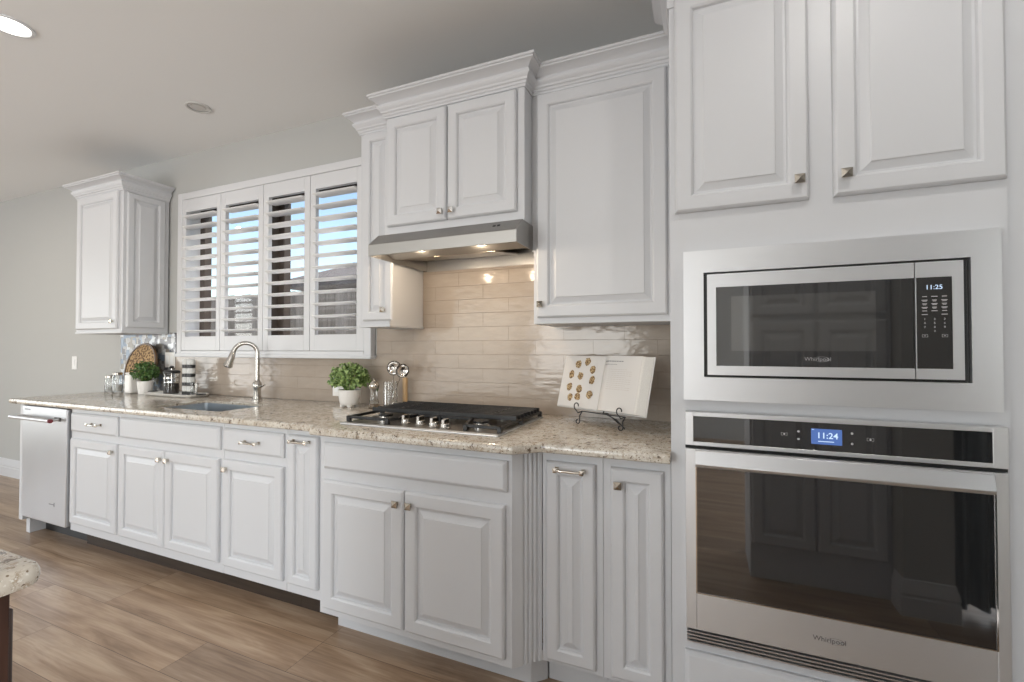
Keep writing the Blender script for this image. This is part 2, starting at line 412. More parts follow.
# ------------------------------------------------------------------ window
w1 = thing('window_1', -2.76, .02, 1.2, None, None); struct(w1)
cs = MB()
X0, X1, Z0, Z1 = -3.638, -1.822, 1.198, 2.408
fr = front(0.002)
for a, b, lo, hi in ((X0, X0 + .052, Z0, Z1), (X1 - .052, X1, Z0, Z1), (X0 + .052, X1 - .052, Z1 - .052, Z1), (X0 + .052, X1 - .052, Z0, Z0 + .034)):
    cs.box(a, b, .002, .046, lo, hi)
cs.build('window_casing', M['trimpaint'], w1, bevel=.006)
MB().box(X0 - .006, X1 + .010, .002, .058, Z0 - .012, Z0 + .012).build('window_sill', M['trimpaint'], w1, bevel=.005)
jm = MB()
jm.box(WX0, WX0 + .02, -.16, 0, WY[0], WY[1]).box(WX1 - .02, WX1, -.16, 0, WY[0], WY[1]).box(WX0 + .02, WX1 - .02, -.16, 0, WY[0], WY[0] + .02).box(WX0 + .02, WX1 - .02, -.16, 0, WY[1] - .02, WY[1])
jm.build('window_jamb', M['trimpaint'], w1)
sh = MB()
for a, b in ((-3.58, -2.82), (-2.74, -1.94)):
    for (p, q, lo, hi) in ((a, a + .055, 1.27, 2.34), (b - .045, b, 1.27, 2.34), (a + .055, b - .045, 1.27, 1.315), (a + .055, b - .045, 2.295, 2.34)):
        sh.box(p, q, -.14, -.085, lo, hi)
sh.box(-2.82, -2.74, -.155, -.03, 1.27, 2.34)
sh.build('window_frame', M['bronze'], w1, bevel=.003)
MB().box(-3.525, -2.865, -.115, -.111, 1.315, 2.295).build('pane', M['pane'], w1)
MB().box(-2.685, -1.985, -.115, -.111, 1.315, 2.295).build('pane', M['pane'], w1)
# four plantation shutter panels
LN = .085
def louver(x0, x1, z, d, tilt, par):
    mb = MB(); n = 14; rs = []
    ct, st = math.cos(tilt), math.sin(tilt)
    sec = []
    for j in range(n):
        a = 2 * PI * j / n; p = LN / 2 * math.cos(a); q = .0082 * math.sin(a)
        sec.append((d + p * ct - q * st, z + p * st + q * ct))
    mb.prism(sec, 'x', x0, x1)
    return mb.build('louver', M['louver'], par, smooth=50)
shut = [(-3.584, -3.164, -3.545, -3.205, 'leftmost white shutter panel in the window, furthest from the range hood'),
        (-3.160, -2.736, -3.112, -2.781, 'second white shutter panel from the left, behind and left of the tap'),
        (-2.732, -2.314, -2.684, -2.362, 'third white shutter panel from the left, right of the tap'),
        (-2.310, -1.876, -2.266, -1.934, 'rightmost white shutter panel, next to the narrow wall cabinet')]
for a, b, la, lb, lab in shut:
    t = thing('shutter_panel', (a + b) / 2, .03, 1.236, lab, 'shutter', 'plantation shutter panels in the window')
    f = MB(); z0, z1, l0, l1 = 1.234, 2.354, 1.336, 2.262
    f.box(a, la, .014, .042, z0, z1).box(lb, b, .014, .042, z0, z1).box(la, lb, .014, .042, z0, l0).box(la, lb, .014, .042, l1, z1)
    f.build('shutter_frame', M['trimpaint'], t, bevel=.002)
    for k in range(12):
        louver(la + .002, lb - .002, l0 + .0385 + k * .0772, .028, R(2), t)

# exterior
struct(MB().box(-30, 25, -30, -.2, -.5, -.25).build('ground', M['concrete']))
fb = MB(); x = -9.0; random.seed(3)
while x < 4:
    fb.box(x, x + .138, -1.52 - random.random() * .006, -1.50, -.25, 1.86 + random.random() * .02); x += .142
fb.box(-9, 4, -1.58, -1.524, 1.62, 1.70).box(-9, 4, -1.58, -1.524, .1, .18)
tag(fb.build('wooden_fence', M['fence']), 'weathered grey board fence seen through the shutters', 'fence')
hs = thing('neighbour_house', -4, -6, -.25, 'dark roofed neighbouring house beyond the fence outside the window', 'house')
MB().box(-7.2, 2, -10, -5.0, -.25, 2.55).build('wall', M['siding'], hs)
rf = MB(); rf.add([(-7.8, -4.4, 2.45), (2.6, -4.4, 2.45), (2.6, -10.6, 2.45), (-7.8, -10.6, 2.45), (-4.6, -7.5, 4.0), (-.6, -7.5, 4.0), (-7.8, -4.4, 2.6), (2.6, -4.4, 2.6), (2.6, -10.6, 2.6), (-7.8, -10.6, 2.6)],
                  [(0, 1, 2, 3), (0, 1, 7, 6), (1, 2, 8, 7), (2, 3, 9, 8), (3, 0, 6, 9), (6, 7, 5, 4), (7, 8, 5), (8, 9, 4, 5), (9, 6, 4)])
rf.build('roof', M['shingle'], hs)

# ------------------------------------------------------------------ backsplash
tag(MB().box(-3.705, -.102, .0, .010, .915, 1.196).box(-1.478, -.692, .0, .010, 1.196, 1.76).box(-.692, -.102, 0, .010, 1.196, 1.37).box(-1.806, -1.478, 0, .010, 1.196, 1.37).build('tile_backsplash', M['tile']),
    'glossy beige glazed subway tile backsplash behind the cooktop and tap', 'backsplash', None, 'structure')
tag(MB().box(-4.42, -3.709, 0, .008, .915, 1.368).build('mosaic_backsplash', M['mosaic']),
    'shiny blue grey shell mosaic below the leftmost wall cabinet', 'backsplash', None, 'structure')

# ------------------------------------------------------------------ base cabinets
def base_cab(name, x0, x1, label, dface, parts, zb=.118, kick=None, kd=.56, cat='cabinet', top=.880):
    t = thing(name, (x0 + x1) / 2, dface / 2, 0, label, cat)
    MB().box(x0, x1, .012, dface, zb, top).build('carcass', M['paint'], t, bevel=.0012, seg=1)
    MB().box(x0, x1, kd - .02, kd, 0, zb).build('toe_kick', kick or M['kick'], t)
    return t
DS = .645
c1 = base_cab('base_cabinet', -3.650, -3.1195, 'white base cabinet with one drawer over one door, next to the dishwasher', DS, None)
dr = door('drawer', front(DS), -3.625, -3.137, .735, .850, c1, prof=SLAB); pull(front(DS + .02), -3.335, .795, dr)
do = door('door', front(DS), -3.625, -3.137, .170, .692, c1); knob(front(DS + .02), -3.168, .648, do)
c2 = base_cab('sink_cabinet', -3.1185, -2.2390, 'wide white sink base cabinet with two doors under a false drawer front', DS, None)
bpy.data.objects.remove([c for c in c2.children if c.name.startswith('carcass')][0])
k = MB(); q0, q1 = -3.1185, -2.2390
k.box(q0, q1, DS - .02, DS, .118, .880).box(q0, q0 + .018, .012, DS - .02, .118, .880).box(q1 - .018, q1, .012, DS - .02, .118, .880).box(q0 + .018, q1 - .018, .012, DS - .02, .118, .136)
k.build('carcass', M['paint'], c2)
door('false_drawer_front', front(DS), -3.112, -2.254, .735, .852, c2, prof=SLAB)
for a, b, k in ((-3.120 + .004, -2.693, -2.722), (-2.687, -2.259, -2.657)):
    do = door('door', front(DS), a, b, .170, .692, c2); knob(front(DS + .02), k, .648, do)
c3 = base_cab('base_cabinet', -2.2380, -1.7985, 'white base cabinet with one drawer over one door, right of the sink cabinet', DS, None)
dr = door('drawer', front(DS), -2.225, -1.813, .736, .850, c3, prof=SLAB); pull(front(DS + .02), -2.012, .796, dr)
do = door('door', front(DS), -2.225, -1.813, .165, .694, c3); knob(front(DS + .02), -2.196, .650, do)
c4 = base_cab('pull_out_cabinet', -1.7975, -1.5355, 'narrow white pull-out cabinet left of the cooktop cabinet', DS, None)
do = door('door', front(DS), -1.783, -1.598, .165, .850, c4, .045); pull(front(DS + .02), -1.690, .826, do)
# cooktop cabinet with its fluted corner
DK = .705
c5 = thing('cooktop_cabinet', -1.08, .35, 0, 'deep white double-door base cabinet under the gas cooktop with fluted corner post', 'cabinet')
MB().prism([(-1.533, .012), (-1.533, DK), (-.632, DK), (-.632, .012)], 'z', .113, .880).build('carcass', M['paint'], c5, bevel=.0012, seg=1)
door('false_drawer_front', front(DK), -1.505, -.648, .737, .848, c5, prof=SLAB)
for a, b, k in ((-1.505, -1.090, -1.118), (-1.084, -.657, -1.056)):
    do = door('door', front(DK), a, b, .145, .688, c5, .056); knob(front(DK + .02), k, .640, do, M['darkknob'])
# flutes: plan section along the 45 degree corner board
A = Vector((-.632, DK)); B = Vector((-.549, .622)); tt = (B - A).normalized(); nn = Vector((-tt.y, tt.x)); ln = (B - A).length
if nn.x < 0: nn = -nn
sec = [(0, 0), (.034, 0)]
for c in (.040, .058, .076, .094):
    sec += [(c, -.0), (c + .003, -.006), (c + .009, -.007), (c + .013, -.001)]
sec += [(ln, 0), (ln, -.03), (.02, -.03)]
MB().prism([tuple(A + tt * min(u, ln) + nn * w) for u, w in sec], 'z', .113, .880).build('fluted_corner_post', M['paint'], c5)
MB().box(-1.530, -.632, .58, .600, 0, .113).prism([(-.632, .58), (-.632, .600), (-.600, .600), (-.552, .552), (-.552, .50)], 'z', 0, .113).build('toe_kick', M['paint'], c5)
# right hand run
DR = .620
c6 = base_cab('pull_out_cabinet', -.5475, -.3255, 'narrow white pull-out cabinet right of the fluted corner post', DR, None, zb=.113, kick=M['paint'], kd=.545)
do = door('door', front(DR), -.530, -.350, .132, .843, c6, .047); pull(front(DR + .02), -.438, .820, do)
c7 = base_cab('base_cabinet', -.3245, -.1015, 'narrow white single-door base cabinet beside the oven tower', DR, None, zb=.113, kick=M['paint'], kd=.545)
do = door('door', front(DR), -.297, -.124, .132, .843, c7, .047); knob(front(DR + .02), -.270, .788, do, M['darkknob'])

# ------------------------------------------------------------------ dishwasher
dw = thing('dishwasher', -3.95, .35, 0, 'stainless steel dishwasher with bar handle at the left end of the counter', 'dishwasher')
MB().box(-4.210, -3.672, .05, .60, .128, .872).build('tub', M['gap'], dw)
MB().box(-4.213, -3.668, .602, .664, .130, .868).build('door', M['steelv'], dw, bevel=.006)
MB().box(-4.205, -3.68, .50, .54, .0, .126).build('toe_kick', M['bplastic'], dw)
h = MB(); h.tube([(-4.215, .722, .800), (-3.725, .722, .800)], .0115, 12)
for xx in (-4.19, -3.75): h.tube([(xx, .664, .800), (xx, .722, .800)], .009, 10)
h.build('bar_handle', M['steel'], dw, smooth=40)
h = MB(); h.tube([(-3.724, .722, .800), (-3.712, .722, .800)], .0128, 14); h.build('handle_medallion', M['red'], dw, smooth=40)
MB().box(-3.805, -3.735, .664, .667, .788, .812).build('control_label', M['bplastic'], dw)
MB().box(-4.18, -4.11, .664, .6655, .842, .848).build('name_badge', M['logodark'], dw)
MB().box(-3.86, -3.80, .664, .6655, .255, .259).box(-3.80, -3.795, .664, .6655, .245, .27).build('door_badge', M['logodark'], dw)
ep = MB().box(-4.262, -4.216, .012, .656, .10, .880).box(-4.262, -4.216, .012, .618, .0, .10)
tag(ep.build('end_panel', M['paint'], bevel=.001, seg=1), 'white end panel closing the left end of the base run beside the dishwasher', 'cabinet panel')

# ------------------------------------------------------------------ worktop with sink cut-out
def worktop():
    poly = [(-4.300, .002), (-4.300, .700), (-1.600, .700), (-1.548, .755), (-.612, .755), (-.532, .680), (-.1005, .680), (-.1005, .002)]
    def off(poly, k):
        n = len(poly); out = []
        for i in range(n):
            p0, p1, p2 = (Vector(poly[(i + j) % n]) for j in (-1, 0, 1))
            t1 = (p1 - p0).normalized(); t2 = (p2 - p1).normalized()
            n1 = Vector((t1.y, -t1.x)); n2 = Vector((t2.y, -t2.x))   # inward, found by the sign below
            m = (n1 + n2).normalized(); m = m / m.dot(n1)
            o = p1 + m * k
            if p1.y < .01: o.y = p1.y
            if abs(p1.x + .1005) < 1e-4: o.x = p1.x
            out.append((o.x, o.y))
        return out
    s = 1
    t = off(poly, .01)
    if t[1][1] > .70: s = -1
    zt, zb = .914, .881
    prof = [(.006, zb), (.001, zb + .004), (0, zb + .012), (0, zt - .014), (.003, zt - .005), (.009, zt - .001), (.014, zt)]
    bm = bmesh.new(); rings = []
    for k, z in prof:
        rings.append([bm.verts.new((x, -d, z)) for x, d in off(poly, s * k)])
    n = len(poly)
    for a, b in zip(rings, rings[1:]):
        for j in range(n): bm.faces.new((a[j], a[(j + 1) % n], b[(j + 1) % n], b[j]))
    hx0, hx1, hd0, hd1, r = SX0, SX1, SD0, SD1, .022
    hole = []
    for cx, cy, a0 in ((hx1 - r, hd1 - r, 0), (hx0 + r, hd1 - r, 90), (hx0 + r, hd0 + r, 180), (hx1 - r, hd0 + r, 270)):
        for q in range(7): a = R(a0 + q * 15); hole.append((cx + r * math.cos(a), cy + r * math.sin(a)))
    ht = [bm.verts.new((x, -y, zt)) for x, y in hole]; hb = [bm.verts.new((x, -y, .900)) for x, y in hole]
    for j in range(len(hole)):
        k = (j + 1) % len(hole); bm.faces.new((ht[j], ht[k], hb[k], hb[j]))
    def edges(r): return [bm.edges.get((r[j], r[(j + 1) % len(r)])) or bm.edges.new((r[j], r[(j + 1) % len(r)])) for j in range(len(r))]
    bmesh.ops.triangle_fill(bm, use_beauty=True, edges=edges(rings[-1]) + edges(ht))
    bmesh.ops.triangle_fill(bm, use_beauty=True, edges=edges(rings[0]) + edges(hb))
    bmesh.ops.recalc_face_normals(bm, faces=bm.faces)
    me = bpy.data.meshes.new('granite_countertop'); bm.to_mesh(me); bm.free(); me.materials.append(M['granite'])
    me.polygons.foreach_set('use_smooth', [True] * len(me.polygons)); me.set_sharp_from_angle(angle=R(35))
    o = bpy.data.objects.new('granite_countertop', me); C.objects.link(o)
    tag(o, 'long speckled cream granite countertop running along the wall with stepped front', 'countertop')
    return hole
SX0, SX1, SD0, SD1 = -2.95, -2.37, .27, .585
hole = worktop()
sk_ = thing('sink', (SX0 + SX1) / 2, (SD0 + SD1) / 2, .70, 'undermount stainless steel sink set into the granite below the window', 'sink')
cxs, cds = (SX0 + SX1) / 2, (SD0 + SD1) / 2
def sc(k, z): return [(cxs + (x - cxs) * k, cds + (y - cds) * k, z) for x, y in hole]
MB().rings([sc(1.03, .8995), sc(1.03, .897), sc(1.015, .893), sc(1.015, .70), sc(.90, .69), sc(.2, .688), sc(.19, .69), sc(.86, .695), sc(.96, .705), sc(1.0, .885), sc(1.0, .8995)], False, False).build('basin', M['sink'], sk_, smooth=35)
MB().lathe(cxs, cds, .688, [(.001, .002), (.03, .002), (.042, .004), (.045, .0), (.045, -.01), (.001, -.01)]).build('drain', M['shiny'], sk_, smooth=40)

# ------------------------------------------------------------------ tap
tp = thing('faucet', -2.665, .13, .914, 'tall arched brushed nickel pull-down tap standing behind the sink', 'faucet')
FX, FD = -2.665, .13
MB().lathe(FX, FD, .914, [(.030, 0), (.030, .006), (.024, .012), (.022, .060), (.024, .075), (.027, .090), (.026, .112), (.017, .122), (.014, .13)]).build('base', M['chrome'], tp, smooth=40)
pts = []; rr = []
dirx, dird = -.35, .94      # spout leans out over the bowl and slightly left
dirx, dird = -.62, .78
for k in range(5): pts.append((FX, FD, 1.03 + .186 * k / 4)); rr.append(.0135 if k else .014)
Rr = .067
for k in range(1, 15):
    a = PI * .93 * k / 14
    pts.append((FX + dirx * Rr * (1 - math.cos(a)), FD + dird * Rr * (1 - math.cos(a)), 1.216 + Rr * math.sin(a))); rr.append(.0130)
MB().tube(pts, rr, 14).build('spout', M['chrome'], tp, smooth=50)
e = Vector(pts[-1]); t = (e - Vector(pts[-2])).normalized()
MB().tube([e, e + t * .012, e + t * .016, e + t * .05, e + t * .10, e + t * .104], [.0135, .015, .0165, .019, .027, .024], 18).build('spray_head', M['chrome'], tp, smooth=40)
MB().tube([e + t * .104, e + t * .107], [.020, .019], 18).build('spray_nozzle', M['bplastic'], tp, smooth=40)
MB().tube([(FX + .015, FD + .0, 1.004), (FX + .045, FD + .004, 1.006), (FX + .075, FD + .02, 1.012), (FX + .11, FD + .035, 1.020)], [.012, .009, .006, .005], 10, .8).build('lever', M['chrome'], tp, smooth=50)

# ------------------------------------------------------------------ wall cabinets
def crown(t, path): return sweep(MB(), path, CROWN, -1).build('crown_moulding', M['paint'], t, smooth=25)
def upper(x0, x1, z0, z1, df, label):
    t = thing('wall_cabinet', (x0 + x1) / 2, .01, z0, label, 'cabinet')
    MB().box(x0, x1, .011, df, z0, z1).build('carcass', M['paint'], t, bevel=.0015, seg=1)
    return t
FU = .31
u1 = upper(-4.390, -3.800, 1.368, 2.400, FU, 'freestanding white wall cabinet far left above the mosaic tile')
do = door('door', front(FU), -4.362, -3.840, 1.388, 2.376, u1); knob(front(FU + .02), -3.874, 1.442, do)
do = MB().panel(side(-3.800), .040, .290, 1.400, 2.372, raised(.045, .014)).build('side_panel', M['paint'], u1)
MB().box(-4.394, -3.796, .012, FU + .006, 1.358, 1.371).build('light_rail', M['paint'], u1, bevel=.002)
# crown path must run with the outward side on its left: wall -> front -> wall
crown(u1, [(-3.800, .012), (-3.800, FU), (-4.390, FU), (-4.390, .012)])
u2 = upper(-1.668, -1.4345, 1.370, 2.400, FU, 'narrow white wall cabinet between the shutters and the range hood')
do = door('door', front(FU), -1.640, -1.452, 1.392, 2.372, u2, .045); knob(front(FU + .02), -1.500, 1.446, do)
MB().box(-1.672, -1.472, .012, FU + .006, 1.360, 1.373).build('light_rail', M['paint'], u2, bevel=.002)
crown(u2, [(-1.4345, FU), (-1.668, FU), (-1.668, .012)])
bpy.data.objects.remove([c for c in u2.children if c.name.startswith('carcass')][0])
MB().box(-1.668, -1.478, .011, FU, 1.370, 2.400).box(-1.478, -1.4345, .011, FU, 1.80, 2.400).build('carcass', M['paint'], u2, bevel=.0015, seg=1)
FH = .40
u3 = upper(-1.4335, -.7035, 1.797, 2.400, FH, 'white double-door wall cabinet above the range hood, standing proud of its neighbours')
for a, b, k in ((-1.418, -1.084, -1.108), (-1.077, -.737, -1.050)):
    do = door('door', front(FH), a, b, 1.840, 2.368, u3); knob(front(FH + .02), k, 1.876, do, M['shiny'])
crown(u3, [(-.7035, FU - .02), (-.7035, FH), (-1.4335, FH), (-1.4335, FU - .02)])
FT = .31
u4 = upper(-.6945, -.1015, 1.358, 2.400, FT, 'tall white single-door wall cabinet over the cookbook, between the hood and the oven tower')
do = door('door', front(FT), -.676, -.130, 1.384, 2.372, u4, .055); knob(front(FT + .02), -.655, 1.442, do)
MB().box(-.7025, -.6945, .011, FT, 1.68, 2.400).build('filler_strip', M['paint'], u4)
crown(u4, [(-.1015, FT), (-.6995, FT)])

# ------------------------------------------------------------------ range hood
hd = thing('range_hood', -1.08, .01, 1.68, 'stainless steel under-cabinet range hood with lit underside above the cooktop', 'range hood')
HX0, HX1 = -1.452, -.698
t_ = .003
prof = [(.012, 1.795), (.435, 1.795), (.500, 1.742), (.505, 1.735), (.505, 1.684), (.498, 1.684), (.497, 1.732), (.430, 1.789), (.012, 1.789)]
MB().prism(prof, 'x', HX0, HX1).build('front_canopy', M['steeld'], hd, bevel=.001, seg=1)
endp = [(.012, 1.789), (.430, 1.789), (.497, 1.732), (.498, 1.684), (.012, 1.684)]
MB().prism(endp, 'x', HX0, HX0 + t_).build('end_cheek', M['steeld'], hd)
MB().prism(endp, 'x', HX1 - t_, HX1).build('end_cheek', M['steeld'], hd)
MB().box(HX0 + .004, HX1 - .004, .012, .016, 1.684, 1.788).build('back_plate', M['steeld'], hd)
# pitched underside: light bar, two filters, dark fan opening
MB().obox((-1.08, .40, 1.722), (.365, 0, 0), (0, .088, .020), (0, -.0006, .0025)).build('lamp_panel', M['steeld'], hd)
ll = MB().obox((-.93, .405, 1.7185), (.095, 0, 0), (0, .016, .0036), (0, -.0006, .0025)).build('lamp_lens', M['hoodlamp'], hd)
MB().obox((-1.33, .17, 1.725), (.105, 0, 0), (0, .140, -.02), (0, .0006, .0035)).build('grease_filter', M['filter'], hd, bevel=.001)
MB().obox((-1.05, .17, 1.722), (.165, 0, 0), (0, .140, -.02), (0, .0006, .0035)).build('grease_filter', M['filter'], hd, bevel=.001)
MB().box(-.88, -.705, .03, .315, 1.760, 1.764).build('fan_opening', M['bplastic'], hd)
MB().box(-.8, -.77, .465, .4655, 1.769, 1.770).build('switch_mark', M['bplastic'], hd)
for i, (xx) in enumerate((-.815, -.795)):
    MB().obox((xx, .4675, 1.7695), (.006, 0, 0), (0, .004, -.0033), (0, .0012, .0014)).build('button', M['bplastic'], hd)
for hx_, he_ in ((-.93, 2.8), (-1.25, 1.7)):
    sp = bpy.data.lights.new('hood_lamp_light', 'POINT'); sp.energy = he_; sp.color = (1, .80, .58); sp.shadow_soft_size = .02
    spo = bpy.data.objects.new('hood_lamp_light', sp); C.objects.link(spo); spo.location = (hx_, -.385, 1.693)
ll2 = MB().obox((-1.25, .405, 1.7185), (.060, 0, 0), (0, .014, .0032), (0, -.0006, .0025)).build('lamp_lens', M['hoodlamp'], hd)

# ------------------------------------------------------------------ oven tower
OX0, OX1, DO = -.1000, .728, .630
ot = thing('oven_tower', .31, .3, 0, 'full-height white cabinet tower holding the microwave and the wall oven', 'cabinet')
f = MB()
z0, z1 = .113, 2.520
f.box(OX0, -.042, .012, DO, z0, z1).box(.688, OX1, .012, DO, z0, z1)      # stiles and sides
f.box(-.042, .688, .012, DO, 1.54, z1).box(-.042, .688, .012, DO, 1.052 - .012, 1.100).box(-.042, .688, .012, DO, z0, .340)
f.box(-.042, .688, .012, .03, .340, 1.54)
f.build('carcass', M['paint'], ot)
MB().box(OX0, OX1, .54, .56, 0, .113).build('toe_kick', M['paint'], ot)
for a, b, k in ((-.083, .289, .262), (.350, .7235, .376)):
    do = door('door', front(DO), a, b, 1.690, 2.402, ot, .054); knob(front(DO + .02), k, 1.747, do)
door('drawer', front(DO), -.060, .690, .135, .290, ot, prof=SLAB)
sweep(MB(), [(OX1, DO), (OX0, DO), (OX0, FT + .078)], [(0, 2.376), (.006, 2.376), (.006, 2.417)] + [(o_ + .001, z_ + .042) for o_, z_ in CROWN[2:-1]] + [(0, 2.522)], -1).build('crown_moulding', M['paint'], ot, smooth=25)
sf = MB().box(.7285, .86, .012, .612, 0, 2.52)
tag(sf.build('tall_side_panel', M['paint'], bevel=.003), 'plain white tall panel at the right edge beside the oven tower', 'cabinet panel')

# microwave with trim kit
mw = thing('microwave', .32, .35, 1.09, 'built-in stainless microwave with trim frame above the wall oven', 'microwave')
T0, T1, TZ0, TZ1 = -.058, .698, 1.089, 1.557
I0, I1, J0, J1 = .001, .638, 1.161, 1.487
DV = .668
k = MB()
for a, b, lo, hi in ((T0, I0, TZ0, TZ1), (I1, T1, TZ0, TZ1), (I0, I1, TZ0, J0), (I0, I1, J1, TZ1)): k.box(a, b, DO + .001, DV, lo, hi)
k.build('trim_frame', M['steel'], mw)
MB().box(I0, I1, .10, .640, J0, J1).build('housing', M['bplastic'], mw)
MB().box(I0 + .002, I1 - .002, .640, .655, J0 + .002, J1 - .002).build('dark_surround', M['bplastic'], mw)
k = MB(); DM = .674
a0, a1, b0, b1 = .011, .5195, J0 + .008, J1 - .007
g0, g1, h0, h1 = .036, .5195, 1.197, 1.439
for a, b, lo, hi in ((a0, g0, b0, b1), (g0, g1, b0, h0), (g0, g1, h1, b1)): k.box(a, b, .655, DM, lo, hi)
md = k.build('door', M['steel'], mw)
MB().box(g0, g1 - .0005, .656, DM - .001, h0, h1).build('door_glass', M['glassblack'], md)
MB().box(.078, .436, DM - .001, DM - .0002, 1.243, 1.409).build('window_screen', M['glassinner'], md)
k = MB()
for a, b, lo, hi in ((.5215, .524, b0, b1), (.598, .621, b0, b1), (.524, .598, b0, h0), (.524, .598, h1, b1)): k.box(a, b, .655, DM, lo, hi)
mp_ = k.build('control_panel', M['steel'], mw)
MB().box(.5245, .5975, .656, DM - .0005, h0, h1).build('control_glass', M['glassblack'], mp_)
text('11:25', .0165, .561, DM, 1.412, M['digits'], 'clock_digits', mp_, ext=.0002)
kk = MB()
for r_ in range(6):
    for c_ in range(3):
        if r_ == 5 and c_ == 1: continue
        xx = .541 + c_ * .0205; zz = 1.388 - r_ * .0095
        wd = .0062 if (r_ + c_) % 2 else .0050
        kk.box(xx - wd, xx + wd, DM - .0002, DM, zz - .0009, zz + .0009)
        if r_ in (1, 2, 3): kk.box(xx - wd * .7, xx + wd * .7, DM - .0002, DM, zz - .0035, zz - .0020)
kk.build('key_legends', M['keys'], mp_)
for r_, row in enumerate(('123', '456', '789', '0')):
    for c_, ch in enumerate(row):
        if row == '0': c_ = 1
        text(ch, .0072, .541 + c_ * .0205, DM, 1.328 - r_ * .0105, M['keys'], 'key_digit', mp_, ext=.0001)
kk = MB()
for xx in (.541, .582):
    for a, b, lo, hi in ((-.006, .006, .003, .0036), (-.006, .006, -.0036, -.003), (-.006, -.0054, -.003, .003), (.0054, .006, -.003, .003), (-.002, .002, -.0008, .0008)):
        kk.box(xx + a, xx + b, DM - .0002, DM, 1.284 + lo, 1.284 + hi)
kk.build('key_outline', M['keys'], mp_)
def swoosh(cx, cz, d, w, hh, m, par):
    mb = MB(); n = 28; o = []; i_ = []
    for j in range(n + 1):
        a = R(-150 + 300 * j / n); o.append((cx + w * math.cos(a), d, cz + hh * math.sin(a)))
        q = .97 - .10 * math.sin(PI * j / n); i_.append((cx + w * q * math.cos(a), d, cz + hh * q * math.sin(a)))
    b = len(mb.v); mb.v += o + i_
    for j in range(n): mb.f.append((b + j, b + j + 1, b + n + 1 + j + 1, b + n + 1 + j))
    return mb.build('logo_swoosh', m, par)
lg = text('Whirlpool', .0155, .300, DM - .001, 1.2195, M['logo'], 'brand_lettering', md, ext=.0003)
swoosh(.310, 1.2195, DM - .0006, .018, .0075, M['logo'], md)

# wall oven
ov = thing('wall_oven', .32, .35, .33, 'built-in stainless steel wall oven with black glass door under the microwave', 'oven')
V0, V1 = -.055, .705
MB().box(-.040, .686, .08, .628, .342, 1.038).build('housing', M['bplastic'], ov)
k = MB()
for a, b, lo, hi in ((V0, -.031, .947, 1.051), (.675, V1, .947, 1.051), (-.031, .675, .947, .959), (-.031, .675, 1.038, 1.051)): k.box(a, b, DO + .001, DV + .002, lo, hi)
cp = k.build('control_panel', M['steel'], ov, bevel=.001, seg=1)
MB().box(-.031, .675, DO + .002, DV, .959, 1.038).build('control_glass', M['glassblack'], cp)
DD = DV
MB().box(.283, .357, DD, DD + .0006, .977, 1.021).build('screen', M['lcd'], cp)
text('11:24', .0235, .322, DD + .0008, 1.0015, M['digits'], 'clock_digits', cp, ext=.0002, bold=.0003)
kk = MB().box(.300, .338, DD + .0006, DD + .001, .9845, .9865).box(.285, .290, DD + .0006, DD + .001, 1.0175, 1.0190)
kk.build('screen_marks', M['digits'], cp)
kk = MB()
for xx, zz in ((.216, 1.000), (.422, .999)):
    kk.box(xx - .008, xx - .0035, DD, DD + .0004, zz - .0042, zz - .0034).box(xx - .008, xx - .0035, DD, DD + .0004, zz + .0034, zz + .0042).box(xx - .008, xx - .0072, DD, DD + .0004, zz - .004, zz + .004)
    kk.box(xx + .0035, xx + .008, DD, DD + .0004, zz - .0042, zz - .0034).box(xx + .0035, xx + .008, DD, DD + .0004, zz + .0034, zz + .0042).box(xx + .0072, xx + .008, DD, DD + .0004, zz - .004, zz + .004)
    kk.box(xx - .002, xx + .002, DD, DD + .0004, zz - .003, zz + .003)
for xx, zz in ((.252, 1.010), (.252, .988), (.380, 1.013), (.380, .984)):
    kk.disc((xx, DD + .0004, zz), (1, 0, 0), (0, 0, 1), .0032, 10)
kk.build('touch_symbols', M['keys'], cp)
MB().box(V0, V1, DO + .001, DV - .004, .938, .946).build('shadow_gap', M['gap'], ov)
k = MB(); W0, W1, Y0, Y1 = -.024, .679, .489, .886
for a, b, lo, hi in ((V0, W0, .375, .936), (W1, V1, .375, .936), (W0, W1, .375, Y0), (W0, W1, Y1, .936)): k.box(a, b, DO + .001, DV, lo, hi)
od = k.build('door', M['steel'], ov, bevel=.0015, seg=2)
MB().box(W0, W1, DO + .002, DV - .0015, Y0, Y1).build('door_glass', M['glassblack'], od)
k = MB()
for a, b, lo, hi in ((W0 - .002, W0 + .0015, Y0 - .002, Y1), (W1 - .0015, W1 + .002, Y0 - .002, Y1), (W0, W1, Y0 - .002, Y0 + .0012)): k.box(a, b, DV - .0015, DV + .0008, lo, hi)
k.build('glass_edge_trim', M['shiny'], od)
# wide flat handle
hp = [(.710, .898), (.722, .892), (.730, .895), (.734, .903), (.722, .941), (.717, .944), (.710, .942)]
hh = MB().prism(hp, 'x', W0 - .001, .652 + .002)
for xx in (.0, .63): hh.box(xx - .012, xx + .012, DV, .716, .906, .934)
hh.build('handle', M['steel'], od, bevel=.001, seg=1, smooth=30)
text('Whirlpool', .019, .322, DV + .0008, .427, M['logodark'], 'brand_lettering', od, ext=.0004)
swoosh(.336, .427, DV + .0012, .022, .009, M['logo'], od)
k = MB()
for i in range(4):
    z_ = .331 + i * .0105
    k.obox((.325, DO + .018, z_ + .003), (.378, 0, 0), (0, .016, -.001), (0, .0004, .0022))
k.build('vent_slats', M['steel'], ov)
MB().box(V0 + .004, V1 - .004, DO + .001, DO + .008, .330, .374).build('vent_backing', M['gap'], ov)

